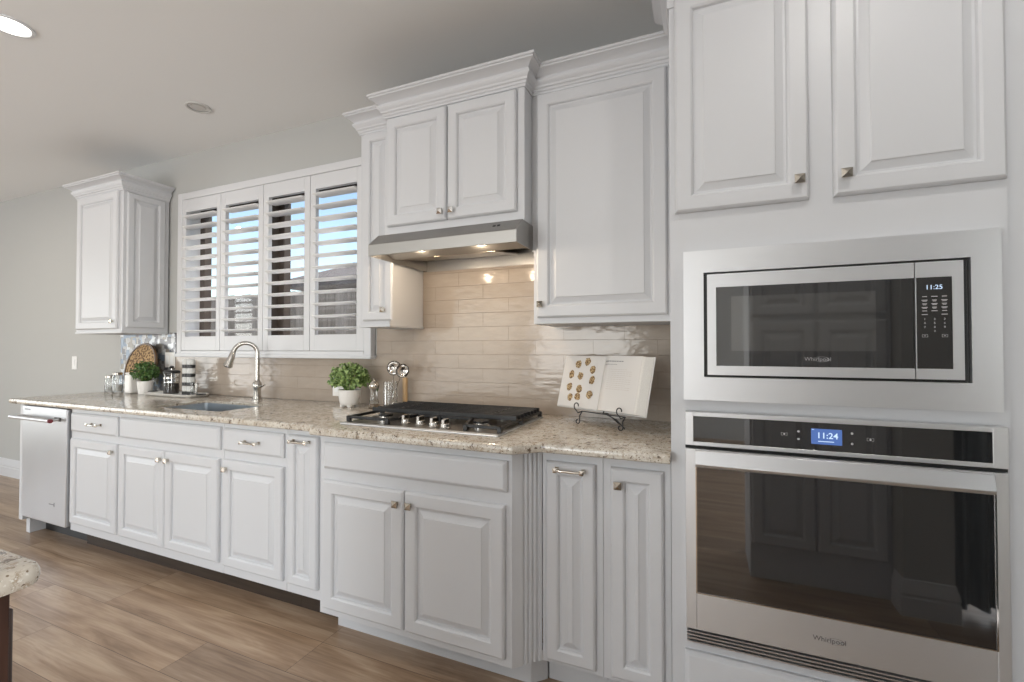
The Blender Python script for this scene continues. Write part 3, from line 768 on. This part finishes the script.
# ------------------------------------------------------------------ gas cooktop
ck = thing('gas_cooktop', -1.10, .38, .914, 'black gas cooktop with cast iron grates set on the granite', 'cooktop')
K0, K1, Q0, Q1 = -1.485, -.718, .115, .645
MB().box(K0, K1, Q0, Q1, .9142, .9215).build('steel_tray', M['steel'], ck, bevel=.003)
MB().box(K0 + .012, K1 - .012, Q0 + .01, Q1 - .02, .9215, .9228).build('burner_deck', steel('tray_shade', 0, (.30, .27, .24), .3), ck)
for bx_, bd_, br_ in ((-1.345, .255, .040), (-1.345, .505, .032), (-.858, .255, .040), (-.858, .505, .034), (-1.10, .30, .052)):
    o = MB().lathe(bx_, bd_, .9228, [(br_ + .008, 0), (br_ + .008, .008), (br_, .012), (br_, .018)]).build('burner_base', M['shiny'], ck, smooth=40)
    MB().lathe(bx_, bd_, .9410, [(br_ - .002, 0), (br_, .002), (br_, .008), (br_ - .004, .011), (.001, .012)]).build('burner_cap', M['iron'], o, smooth=40)
def bar(mb, p, q, w=.0055, z0=.945, z1=.962):
    p = Vector((*p, 0)); q = Vector((*q, 0)); t = (q - p); l = t.length; t.normalize(); n = Vector((-t.y, t.x, 0))
    c = (p + q) / 2; c.z = (z0 + z1) / 2
    mb.obox(c, t * (l / 2 + w), n * w, (0, 0, (z1 - z0) / 2))
def grate(x0, x1, inner, cf, cb_):
    mb = MB(); s = 1 if inner == x1 else -1     # inner = side next to the knobs
    outer = x0 if inner == x1 else x1
    y0, y1, ym = .135, .600, .440
    lo = dict(z0=.936, z1=.948)
    bar(mb, (x0, y0), (x1, y0), **lo); bar(mb, (outer, y0), (outer, y1), .006, **lo); bar(mb, (inner, y0), (inner, ym), **lo)
    bar(mb, (outer, y1), (cf, y1), .006, **lo); bar(mb, (cf, y1), (cb_, ym), .006, **lo); bar(mb, (cb_, ym), (inner, ym), .006, **lo)
    for i in range(8):
        y = .155 + i * .040
        bar(mb, (x0, y), (x1, y), .0045, .946, .966)
    bar(mb, (outer + s * .125, .20), (outer + s * .125, .40), .005, .948, .964)
    for px, py in ((outer, y0), (outer, y1), (inner, y0), (cf, y1), (inner, ym), (outer, .37)):
        mb.box(px - .009, px + .009, py - .009, py + .009, .9225, .946)
    return mb.build('grate', M['iron'], ck, bevel=.0015, seg=1)
grate(-1.474, -1.106, -1.106, -1.262, -1.215); grate(-1.097, -.729, -1.097, -.878, -.935)
for x_, d_ in ((-1.205, .548), (-1.122, .558), (-1.046, .572), (-.980, .588)):
    MB().lathe(x_, d_, .9228, [(.024, 0), (.024, .003), (.020, .005), (.019, .018), (.017, .020)]).obox((x_, d_, .950), (.0065, 0, 0), (0, .020, 0), (0, 0, .010)).build('control_knob', M['chrome'], ck, bevel=.001, smooth=40)

# ------------------------------------------------------------------ small things on the counter
ZC = .9145
def pot_plant(name, x, d, zp, rp0, rp1, hp, rf, hf, label, leafmat, n, seed, feet=False, leaf=.016, flat=1.0):
    t = thing(name, x, d, zp, label, 'plant')
    if feet:
        mb = MB().lathe(x, d, zp + .010, [(rp0 * .9, 0), (rp0, .004), (rp0 * 1.08, .02), (rp1, hp - .03), (rp1 * 1.05, hp - .012), (rp1 * .97, hp - .012), (rp1 * .9, hp - .03), (.001, hp - .03)], 28)
        for q in range(4):
            a = PI / 4 + q * PI / 2; mb.lathe(x + math.cos(a) * rp0 * .75, d + math.sin(a) * rp0 * .75, zp, [(.012, 0), (.014, .006), (.013, .016)], 10)
    else:
        mb = MB().lathe(x, d, zp, [(rp0, 0), (rp0 * 1.02, .004), (rp1, hp - .004), (rp1, hp), (rp1 - .006, hp), (rp1 - .007, hp - .012), (.001, hp - .012)], 28)
    mb.build('pot', M['porcelain'], t, smooth=40)
    MB().lathe(x, d, zp + hp - .016, [(rp1 * .9, 0), (rp1 * .9, .003), (.001, .006)], 16).build('soil', M['soil'], t)
    rnd = random.Random(seed); st = MB(); lf = MB(); top = zp + hp
    cz = top + hf * .42
    for i in range(n):
        th = rnd.random() * 2 * PI; ph = math.acos(rnd.uniform(-.62, 1)); q = rnd.uniform(.55, 1.0)
        p = Vector((x + rf * q * math.sin(ph) * math.cos(th), d + rf * q * math.sin(ph) * math.sin(th) * flat, cz + hf * .56 * q * math.cos(ph)))
        out = (p - Vector((x, d, cz - .02))).normalized(); u = out.cross(Vector((rnd.uniform(-1, 1), rnd.uniform(-1, 1), rnd.uniform(-1, 1)))).normalized(); w = out.cross(u)
        tip = (out * .6 + u * .8).normalized(); s_ = leaf * rnd.uniform(.7, 1.25)
        lf.add([p - tip * s_ * .5, p + w * s_ * .42 + out * s_ * .12, p + tip * s_ * .6, p - w * s_ * .42 + out * s_ * .12], [(0, 1, 2), (0, 2, 3)])
        if i % 9 == 0: st.tube([(x + (p.x - x) * .15, d + (p.y - d) * .15, top - .012), (x + (p.x - x) * .5, d + (p.y - d) * .5, top + (p.z - top) * .6), p], .0012, 4)
    lf.build('foliage', leafmat, t); st.build('stems', leafmat, t)
    return t
pot_plant('potted_plant', -3.782, .170, ZC, .040, .050, .095, .088, .150, 'small dark green bushy plant in a white pot beside the coffee press', M['leaf1'], 700, 4)
pot_plant('potted_plant', -1.885, .150, ZC, .050, .062, .100, .118, .155, 'bright green leafy plant in a footed white pot left of the cooktop', M['leaf2'], 800, 8, True, .021)
# round woven board leaning on the mosaic
rb = thing('round_board', -3.99, .05, ZC, 'round woven brown board with bark rim leaning against the mosaic tile', 'tray')
tl = R(11); Rb = .190
ctr = Vector((-3.99, .086, ZC + .002 + Rb * math.cos(tl))); ax = Vector((1, 0, 0)); ay = Vector((0, -math.sin(tl), math.cos(tl))); az = Vector((0, math.cos(tl), math.sin(tl)))
def tilted(prof, n=44, cap=True):
    return MB().rings([[ctr + ax * r * math.cos(2 * PI * j / n) + ay * r * math.sin(2 * PI * j / n) + az * h for j in range(n)] for r, h in prof], cap, cap)
tilted([(.001, 0), (Rb - .014, 0), (Rb - .014, .008), (.001, .009)]).build('woven_disc', M['weave'], rb, smooth=30)
tilted([(Rb - .015, -.002), (Rb - .002, -.002), (Rb, .006), (Rb - .003, .014), (Rb - .015, .013)], cap=False).build('rim', M['bark'], rb, smooth=30)
# glass canisters at the far end
for i, (x, d, r, h, hc, lab) in enumerate(((-4.255, .16, .030, .105, .03, 'shortest clear glass jar with grey lid at the left end of the counter'),
                                          (-4.150, .16, .033, .130, .05, 'middle clear glass jar with grey lid, next to the square cream canister'))):
    t = thing('glass_jar', x, d, ZC, lab, 'jar', 'jars at the left end of the counter')
    MB().lathe(x, d, ZC, [(r - .002, 0), (r, .003), (r, h - .012), (r - .004, h), (r - .007, h), (r - .004, h - .012), (r - .004, .006), (.001, .005)]).build('jar_body', M['glass'], t, smooth=40)
    MB().lathe(x, d, ZC + .0065, [(r - .0045, 0), (r - .0045, hc), (.001, hc + .004)]).build('contents', M['sugar'], t, smooth=40)
    MB().lathe(x, d, ZC + h, [(r - .006, 0), (r - .002, .002), (r - .002, .016), (r - .006, .020), (.001, .020)]).build('lid', M['chrome'], t, smooth=40)
t = thing('canister', -3.945, .165, ZC, 'cream white square ceramic canister between the glass jars and the potted plant', 'canister')
MB().box(-3.982, -3.908, .125, .203, ZC, ZC + .140).build('canister_body', M['porcelain'], t, bevel=.012, seg=3)
MB().box(-3.979, -3.911, .128, .200, ZC + .1405, ZC + .154).build('lid', M['porcelain'], t, bevel=.005, seg=2)
# serving tray with coffee press and spice tower
TZ = ZC + .014
sv = thing('serving_tray', -3.44, .16, ZC, 'long white ceramic tray with dark handles under the coffee press', 'tray')
def rrect(cx, cd_, a, b, r, n=6):
    o = []
    for sx_, sy_, a0 in ((1, 1, 0), (-1, 1, 90), (-1, -1, 180), (1, -1, 270)):
        for q in range(n + 1):
            an = R(a0 + 90 * q / n); o.append((cx + sx_ * (a - r) + r * math.cos(an), cd_ + sy_ * (b - r) + r * math.sin(an)))
    return o
def rl(k, z): return [(x, y, z) for x, y in rrect(-3.44, .16, .255 + k, .085 + k, .04 + k)]
MB().rings([rl(-.02, ZC), rl(-.012, ZC + .003), rl(.0, ZC + .018), rl(-.003, ZC + .020), rl(-.014, ZC + .010), rl(-.03, ZC + .009)]).build('tray_body', M['porcelain'], sv, smooth=35)
MB().box(-3.190, -3.155, .135, .185, ZC + .016, ZC + .024).box(-3.725, -3.690, .135, .185, ZC + .016, ZC + .024).build('handle', M['bplastic'], sv, bevel=.003)
TZ = ZC + .0092
PX, PD = -3.485, .165
fp = thing('coffee_press', PX, PD, TZ, 'glass coffee press with black lid and coffee inside on the white tray', 'coffee press')
MB().lathe(PX, PD, TZ + .003, [(.044, 0), (.047, .004), (.047, .140), (.049, .148), (.046, .148), (.0445, .140), (.0445, .005), (.001, .004)]).build('beaker', M['glass'], fp, smooth=40)
MB().lathe(PX, PD, TZ + .008, [(.044, 0), (.044, .072), (.001, .073)]).build('coffee', M['coffee'], fp, smooth=40)
MB().lathe(PX, PD, TZ + .145, [(.046, .004), (.051, .006), (.051, .016), (.044, .024), (.001, .026)]).build('lid', M['bplastic'], fp, smooth=40)
MB().lathe(PX, PD, TZ + .085, [(.042, 0), (.042, .006), (.003, .008), (.003, .100), (.001, .100)]).build('plunger', M['shiny'], fp, smooth=40)
MB().lathe(PX, PD, TZ + .183, [(.006, 0), (.013, .004), (.015, .010), (.011, .016), (.001, .018)]).build('plunger_knob', M['bplastic'], fp, smooth=40)
hx = [(PX - .049, PD, TZ + .132)] + [(PX - .049 - .038 * math.sin(a), PD + .0, TZ + .080 + .050 * math.cos(a)) for a in [R(q) for q in range(15, 170, 18)]] + [(PX - .049, PD, TZ + .026)]
MB().tube(hx, .0058, 8).build('handle', M['bplastic'], fp, smooth=50)
MB().lathe(PX, PD, TZ, [(.050, 0), (.050, .003), (.047, .003), (.047, .0)], cap=False).lathe(PX, PD, TZ + .112, [(.0475, 0), (.0495, 0), (.0495, .010), (.0475, .010)], cap=False).build('metal_band', M['chrome'], fp, smooth=40)
SXc, SDc = -3.345, .135
for i in range(4):
    z_ = TZ + i * .0625
    for q, ox in enumerate((-.0262, .0262)):
        pos = ('bottom', 'second', 'third', 'top')[i]; sd_ = ('left', 'right')[q]
        t = thing('spice_jar', SXc + ox, SDc, z_, 'white black-lidded spice jar, %s, %s row of the stack by the coffee press' % (sd_, pos if i in (0, 3) else pos + '-lowest'), 'jar', 'stacked spice jars')
        xx = SXc + ox
        MB().lathe(xx, SDc, z_ + .0225, [(.021, 0), (.0245, .003), (.0245, .034), (.020, .0395)]).build('jar_body', M['spice'], t, smooth=40)
        MB().lathe(xx, SDc, z_ + .0003, [(.023, 0), (.0255, .002), (.0255, .0215), (.001, .0215)]).build('lid', M['bplastic'], t, smooth=40)
t = thing('drinking_glass', -3.262, .15, TZ, 'small clear glass tumbler at the right end of the white tray', 'glass')
MB().lathe(-3.262, .15, TZ + .0002, [(.019, 0), (.021, .002), (.024, .085), (.022, .085), (.019, .006), (.001, .005)]).build('tumbler', M['glass'], t, smooth=40)
# switch plates
sw = thing('light_switch', -5.12, .004, 1.12, 'white light switch plate on the bare wall left of the counter', 'light switch')
MB().box(-5.157, -5.083, .0005, .006, 1.062, 1.178).build('plate', M['whiteplastic'], sw, bevel=.002)
MB().box(-5.136, -5.104, .006, .010, 1.088, 1.152).build('rocker', M['whiteplastic'], sw, bevel=.001)
for x, z, lab in ((-2.085, 1.010, 'cream wall outlet behind the bright green plant'), (-3.765, 1.160, 'cream wall outlet above the coffee press')):
    t = thing('wall_outlet', x, .013, z, lab, 'outlet', 'cream outlets on the backsplash')
    pz = M['porcelain']
    MB().box(x - .058, x + .058, .0102, .0155, z - .058, z + .058).build('plate', pz, t, bevel=.002)
    for o_ in (-.024, .024):
        MB().box(x + o_ - .016, x + o_ + .016, .0155, .0175, z - .032, z + .032).build('socket', M['whiteplastic'], t, bevel=.001)
# pepper mill
mx, mdp = -1.700, .160
t = thing('pepper_mill', mx, mdp, ZC, 'clear acrylic pepper mill with silver top left of the cooktop', 'pepper mill')
MB().lathe(mx, mdp, ZC, [(.030, 0), (.032, .004), (.031, .018), (.026, .030), (.021, .060), (.020, .085), (.024, .105), (.026, .112), (.001, .112)]).build('mill_body', M['glass'], t, smooth=50)
MB().lathe(mx, mdp, ZC + .003, [(.024, 0), (.024, .016), (.001, .020)]).build('peppercorns', M['pepper'], t, smooth=40)
MB().lathe(mx, mdp, ZC + .0125 + .1, [(.026, 0), (.030, .006), (.031, .018), (.024, .032), (.010, .040), (.006, .044), (.008, .050), (.001, .056)]).build('mill_top', M['nickel'], t, smooth=50)
# utensil jar with ladles
ux, ud = -1.610, .130
t = thing('utensil_jar', ux, ud, ZC, 'ribbed clear glass jar holding metal ladles behind the cooktop', 'jar')
n = 40
MB().rings([[(ux + (r + (.0012 if j % 2 else 0)) * math.cos(2 * PI * j / n), ud + (r + (.0012 if j % 2 else 0)) * math.sin(2 * PI * j / n), ZC + h) for j in range(n)] for r, h in [(.036, 0), (.037, .004), (.037, .150), (.034, .150), (.034, .006), (.001, .005)]]).build('jar_body', M['glass'], t, smooth=30)
def ladle(bx, bd, tx, td, tz, face, r, label):
    e = Vector((tx, td, tz)); b_ = Vector((bx, bd, ZC + .009)); ax_ = (e - b_).normalized()
    tt_ = thing('ladle', bx, bd, ZC + .009, label, 'ladle', 'metal ladles in the glass jar')
    MB().tube([b_, b_ + (e - b_) * .5, e], [.0035, .0035, .003], 8, .6).build('handle', M['shiny'], tt_, smooth=50)
    f_ = Vector(face).normalized(); c_ = e + ax_ * r * .95; u_ = f_.cross(Vector((0, 0, 1))).normalized(); w_ = f_.cross(u_)
    prof = [(r, 0), (r * .97, -.006), (r * .85, -r * .35), (r * .55, -r * .58), (.001, -r * .66), (.001, -r * .60), (r * .52, -r * .52), (r * .80, -r * .30), (r * .93, -.003)]
    MB().rings([[c_ + (u_ * math.cos(2 * PI * j / 24) + w_ * math.sin(2 * PI * j / 24)) * q + f_ * h for j in range(24)] for q, h in prof], False, False).build('bowl', M['shiny'], tt_, smooth=60)
ladle(ux - .004, ud - .012, ux + .012, ud - .010, ZC + .186, (.6, 1.6, .05), .041, 'round metal ladle leaning left in the glass jar')
ladle(ux + .008, ud + .014, ux + .084, ud + .024, ZC + .180, (1.5, .9, -.15), .038, 'round metal ladle leaning right in the glass jar')
t = thing('rolling_pin', ux + .040, .052, ZC, 'upright pale wooden rolling pin standing against the tile behind the ladle jar', 'rolling pin')
MB().lathe(ux + .040, .052, ZC, [(.001, 0), (.012, 0), (.0145, .004), (.0145, .165), (.012, .169), (.001, .169)], 16).build('roller', M['palewood'], t, smooth=40)

# ------------------------------------------------------------------ cookbook on iron stand
psi = R(27)
bo = Vector((-.425, .258, .983)); ba = Vector((math.cos(psi), math.sin(psi), 0)); bn = Vector((-math.sin(psi), math.cos(psi), 0))   # (x,d,z); bn faces the room
til = R(16); bu = Vector((0, 0, 1)) * math.cos(til) - bn * math.sin(til); bf = bn * math.cos(til) + Vector((0, 0, 1)) * math.sin(til)
def bp(u, v, w): return bo + ba * u + bu * v + bf * w
cb = thing('cookbook', bo.x, bo.y, bo.z, 'open cookbook with pastry photos on its left page, propped on the iron stand', 'book')
BH = .238
MB().rings([[bp(a, b, w) for a, b in ((-.238, -.004), (.244, -.004), (.244, BH + .004), (-.238, BH + .004))] for w in (-.005, -.001)]).build('cover', M['page'], cb, bevel=.001, seg=1)
def block(sgn, wd, th, name):
    top = []; n_ = 14
    for i in range(n_ + 1):
        s_ = i / n_; u_ = s_ * wd
        w_ = th * (math.sin(min(1, s_ / .22) * PI / 2)) ** .8 * (1 - .12 * s_)
        top.append((sgn * (.001 + u_), max(w_, .0008)))
    top[-1] = (sgn * (.001 + wd + .0), top[-1][1])
    poly = [(sgn * .001, -.0009)] + top + [(sgn * (.001 + wd + (.006 if sgn > 0 else 0)), -.0009)]
    mb = MB().rings([[bp(a, b, w) for a, w in poly] for b in (0, BH)])
    return mb.build(name, M['pageblock'] if 0 else M['page'], cb, smooth=30), top
block(-1, .228, .011, 'left_pages'); block(1, .200, .026, 'right_pages')
MB().rings([[bp(a, b, w) for a, w in ((.2012, 0), (.2012, .0225), (.210, .020), (.218, .014), (.230, .006), (.238, .0))] for b in (.001, BH - .001)]).build('fanned_page_edges', M['pageblock'], cb)
rnd = random.Random(5); pm = MB()
def wl(u):  # height of the left page surface
    s_ = -u / .228; return .011 * (math.sin(min(1, s_ / .22) * PI / 2)) ** .8 * (1 - .12 * s_)
for u, v in ((-.175, .198), (-.122, .212), (-.085, .176), (-.205, .150), (-.150, .145), (-.080, .128), (-.205, .092), (-.145, .085), (-.080, .063), (-.190, .045), (-.146, .050)):
    u += .032; m_ = 11; w = wl(u) + .0006; r = .017
    pts_ = [(u + r * rnd.uniform(.8, 1.15) * math.cos(2 * PI * j / m_), v + r * 1.1 * rnd.uniform(.8, 1.15) * math.sin(2 * PI * j / m_)) for j in range(m_)]
    MB().rings([[bp(a, b, w - .0004) for a, b in pts_], [bp(a, b, w + .0003) for a, b in pts_]]).build('printed_pastry', M['pastry'], cb)
tx = MB()
def wr(u):
    s_ = u / .200; return .026 * (math.sin(min(1, s_ / .22) * PI / 2)) ** .8 * (1 - .12 * s_)
def line(u0, u1, v, h_, mb):
    n_ = 8
    for i in range(n_):
        a = u0 + (u1 - u0) * i / n_; b = u0 + (u1 - u0) * (i + .8) / n_
        mb.rings([[bp(a, v, wr(a) + .0006), bp(b, v, wr(b) + .0006), bp(b, v + h_, wr(b) + .0006), bp(a, v + h_, wr(a) + .0006)], [bp(a, v, wr(a) - .0005), bp(b, v, wr(b) - .0005), bp(b, v + h_, wr(b) - .0005), bp(a, v + h_, wr(a) - .0005)]])
line(.018, .115, .212, .004, tx); line(.018, .085, .199, .002, tx)
tx.build('printed_title', M['ink'], cb)
tb = MB()
for k in range(11): line(.045, .165 if k % 4 else .14, .178 - k * .0085, .0010, tb)
tb.build('printed_text_lines', M['tan'], cb)
# wrought iron stand
st = thing('book_stand', bo.x, bo.y, ZC, 'black scrolled wrought iron book stand holding the open cookbook', 'book stand')
def scroll(c, u, v, r0, r1, a0, a1, n_=22):
    return [c + (u * math.cos(a0 + (a1 - a0) * i / n_) + v * math.sin(a0 + (a1 - a0) * i / n_)) * (r0 + (r1 - r0) * i / n_) for i in range(n_ + 1)]
zup = Vector((0, 0, 1))
def foot(u):
    base = bo + ba * u; base.z = ZC
    f0 = base + bn * .030       # front of the leg
    mb = MB()
    # scrolled front leg: from the ledge down to a curl on the counter
    led = bo + ba * u - zup * .010 + bn * .012
    c = Vector((f0.x, f0.y, ZC + .0165)) - ba * .012
    lower = scroll(c, ba, zup, .0135, .006, R(20), R(-265))
    mb.tube([led, led + bn * .018 - zup * .018, lower[0]] + lower[1:], .0025, 8)
    # front hook that stops the book sliding: up and curled in front of the page
    lip = led + bn * .030
    c2 = lip + zup * .026 - ba * .004
    up = scroll(c2, -ba, zup, .020, .007, R(-75), R(190))
    mb.tube([led, lip - zup * .004] + up, .0025, 8)
    return mb, led
m1, l1 = foot(-.072); m2, l2 = foot(.155)
m1.build('scrolled_hook', M['iron'], st, smooth=50); m2.build('scrolled_hook', M['iron'], st, smooth=50)
mb = MB(); mb.tube([l1, l2], .0025, 8)
mid = (l1 + l2) / 2; back = mid - bn * .115; 
mb.tube([mid, mid - bn * .03 - zup * .0, back - zup * (back.z - ZC - .003)], .0025, 8)
mb.tube([mid + ba * .02, mid + ba * .055 - bn * .02 - zup * .02, Vector((*(mid + ba * .09 - bn * .03).xy, ZC + .003))], .0025, 8)
mb.tube([mid - ba * .0, mid + bf * -.019 + bu * .06, mid + bf * -.019 + bu * .17], .0025, 8)
mb.build('back_frame', M['iron'], st, smooth=50)

# ------------------------------------------------------------------ island corner at lower left
isl = thing('kitchen_island', -1.23, 2.16, 0, 'dark wood kitchen island with granite top at the lower left', 'kitchen island')
IX, ID = -.957, 1.826
o = []
for sx_, sy_, a0 in ((1, 1, 0), (-1, 1, 90), (-1, -1, 180), (1, -1, 270)):
    for q in range(9):
        an = R(a0 + 90 * q / 8); o.append(((IX if sx_ > 0 else -1.50) - sx_ * .030 + .030 * math.cos(an), (2.50 if sy_ > 0 else ID) - sy_ * .030 + .030 * math.sin(an)))
cxm, cym = sum(p[0] for p in o) / len(o), sum(p[1] for p in o) / len(o)
def ins(k, z):
    return [(p[0] + (-k if p[0] > cxm else k), p[1] + (-k if p[1] > cym else k), z) for p in o]
MB().rings([ins(.008, .881), ins(.002, .884), ins(0, .892), ins(0, .902), ins(.003, .910), ins(.008, .914)]).build('granite_top', M['granite'], isl, smooth=40)
MB().box(-1.47, IX - .022, ID + .035, 2.46, .0, .8805).build('island_base', M['darkwood'], isl, bevel=.002)
MB().panel(lambda u, v, w: (u, ID + .035 - w, v), -1.44, IX - .06, .12, .84, raised(.06)).build('front_panel', M['darkwood'], isl, smooth=22)

# tall pantry behind the photographer (mirrored in the oven and microwave glass)
pn = thing('pantry_cabinet', .54, 2.1, 0, 'tall white pantry cabinet mirrored in the oven glass', 'cabinet')
fb_ = lambda u, v, w: (u, 1.95 - w, v)
MB().box(.230, .858, 1.95, 2.28, .0, 2.45).build('carcass', M['paint'], pn, bevel=.002)
for a, b in ((.240, .536), (.544, .840)):
    for lo, hi in ((.19, 1.395), (1.425, 2.38)):
        MB().panel(fb_, a, b, lo, hi, raised(.055)).build('door', M['paint'], pn)
# curtain
cu = MB(); N_ = 60; 
r0_ = []; r1_ = []
for i in range(N_ + 1):
    x = 1.055 + .46 * i / N_; dd = 1.95 + .035 * math.sin(i / N_ * PI * 11)
    r0_.append((x, dd)); 
cu.prism(r0_ + [(x, d + .004) for x, d in reversed(r0_)], 'z', .03, 2.35)
tag(cu.build('curtain', M['curtain'], smooth=60), 'striped blue grey curtain mirrored at the right of the oven door', 'curtain')

# ------------------------------------------------------------------ ceiling fittings
def can(x, d, label, lit=True, power=9, r=.085):
    t = thing('recessed_light' if lit else 'ceiling_speaker', x, d, CZ, label, 'ceiling light' if lit else 'ceiling speaker', 'recessed ceiling lights' if lit else None)
    MB().lathe(x, d, CZ, [(r * .80, -.001), (r, -.001), (r * 1.0, -.003), (r * .97, -.007), (r * .85, -.008), (r * .80, -.004)], cap=False).build('trim_ring', M['trimpaint'] if lit else M['speaker'], t, smooth=40)
    if lit:
        MB().lathe(x, d, CZ - .005, [(.001, 0), (r * .80, .0), (r * .80, .003), (.001, .003)]).build('lens', M['lamp'], t)
        l = bpy.data.lights.new('downlight', 'AREA'); l.shape = 'DISK'; l.size = r * 1.5; l.energy = power; l.color = (1, .965, .92)
        lo = bpy.data.objects.new('downlight', l); C.objects.link(lo); lo.location = (x, -d, CZ - .012)
    else:
        MB().lathe(x, d, CZ - .002, [(.001, -.001), (r * .55, -.001), (r * .6, .001), (.001, .001)]).build('grille', M['speaker'], t)
    return t
can(-2.90, 1.21, 'lit round recessed ceiling light at the upper left corner', power=2.5)
can(-2.83, .415, 'unlit small round ceiling speaker between the light and the window wall', False, r=.068)
for x, d, pw_ in ((-.95, 1.45, 1.2), (.50, 1.35, 4.5), (-5.2, 1.3, 6), (-5.2, 3.6, 8), (-2.4, 3.6, 8), (1.6, 3.6, 8)):  # unseen repeats of the ceiling light, added to brighten the room
    can(x, d, 'lit round recessed ceiling light out of view, added to light the room', power=pw_)
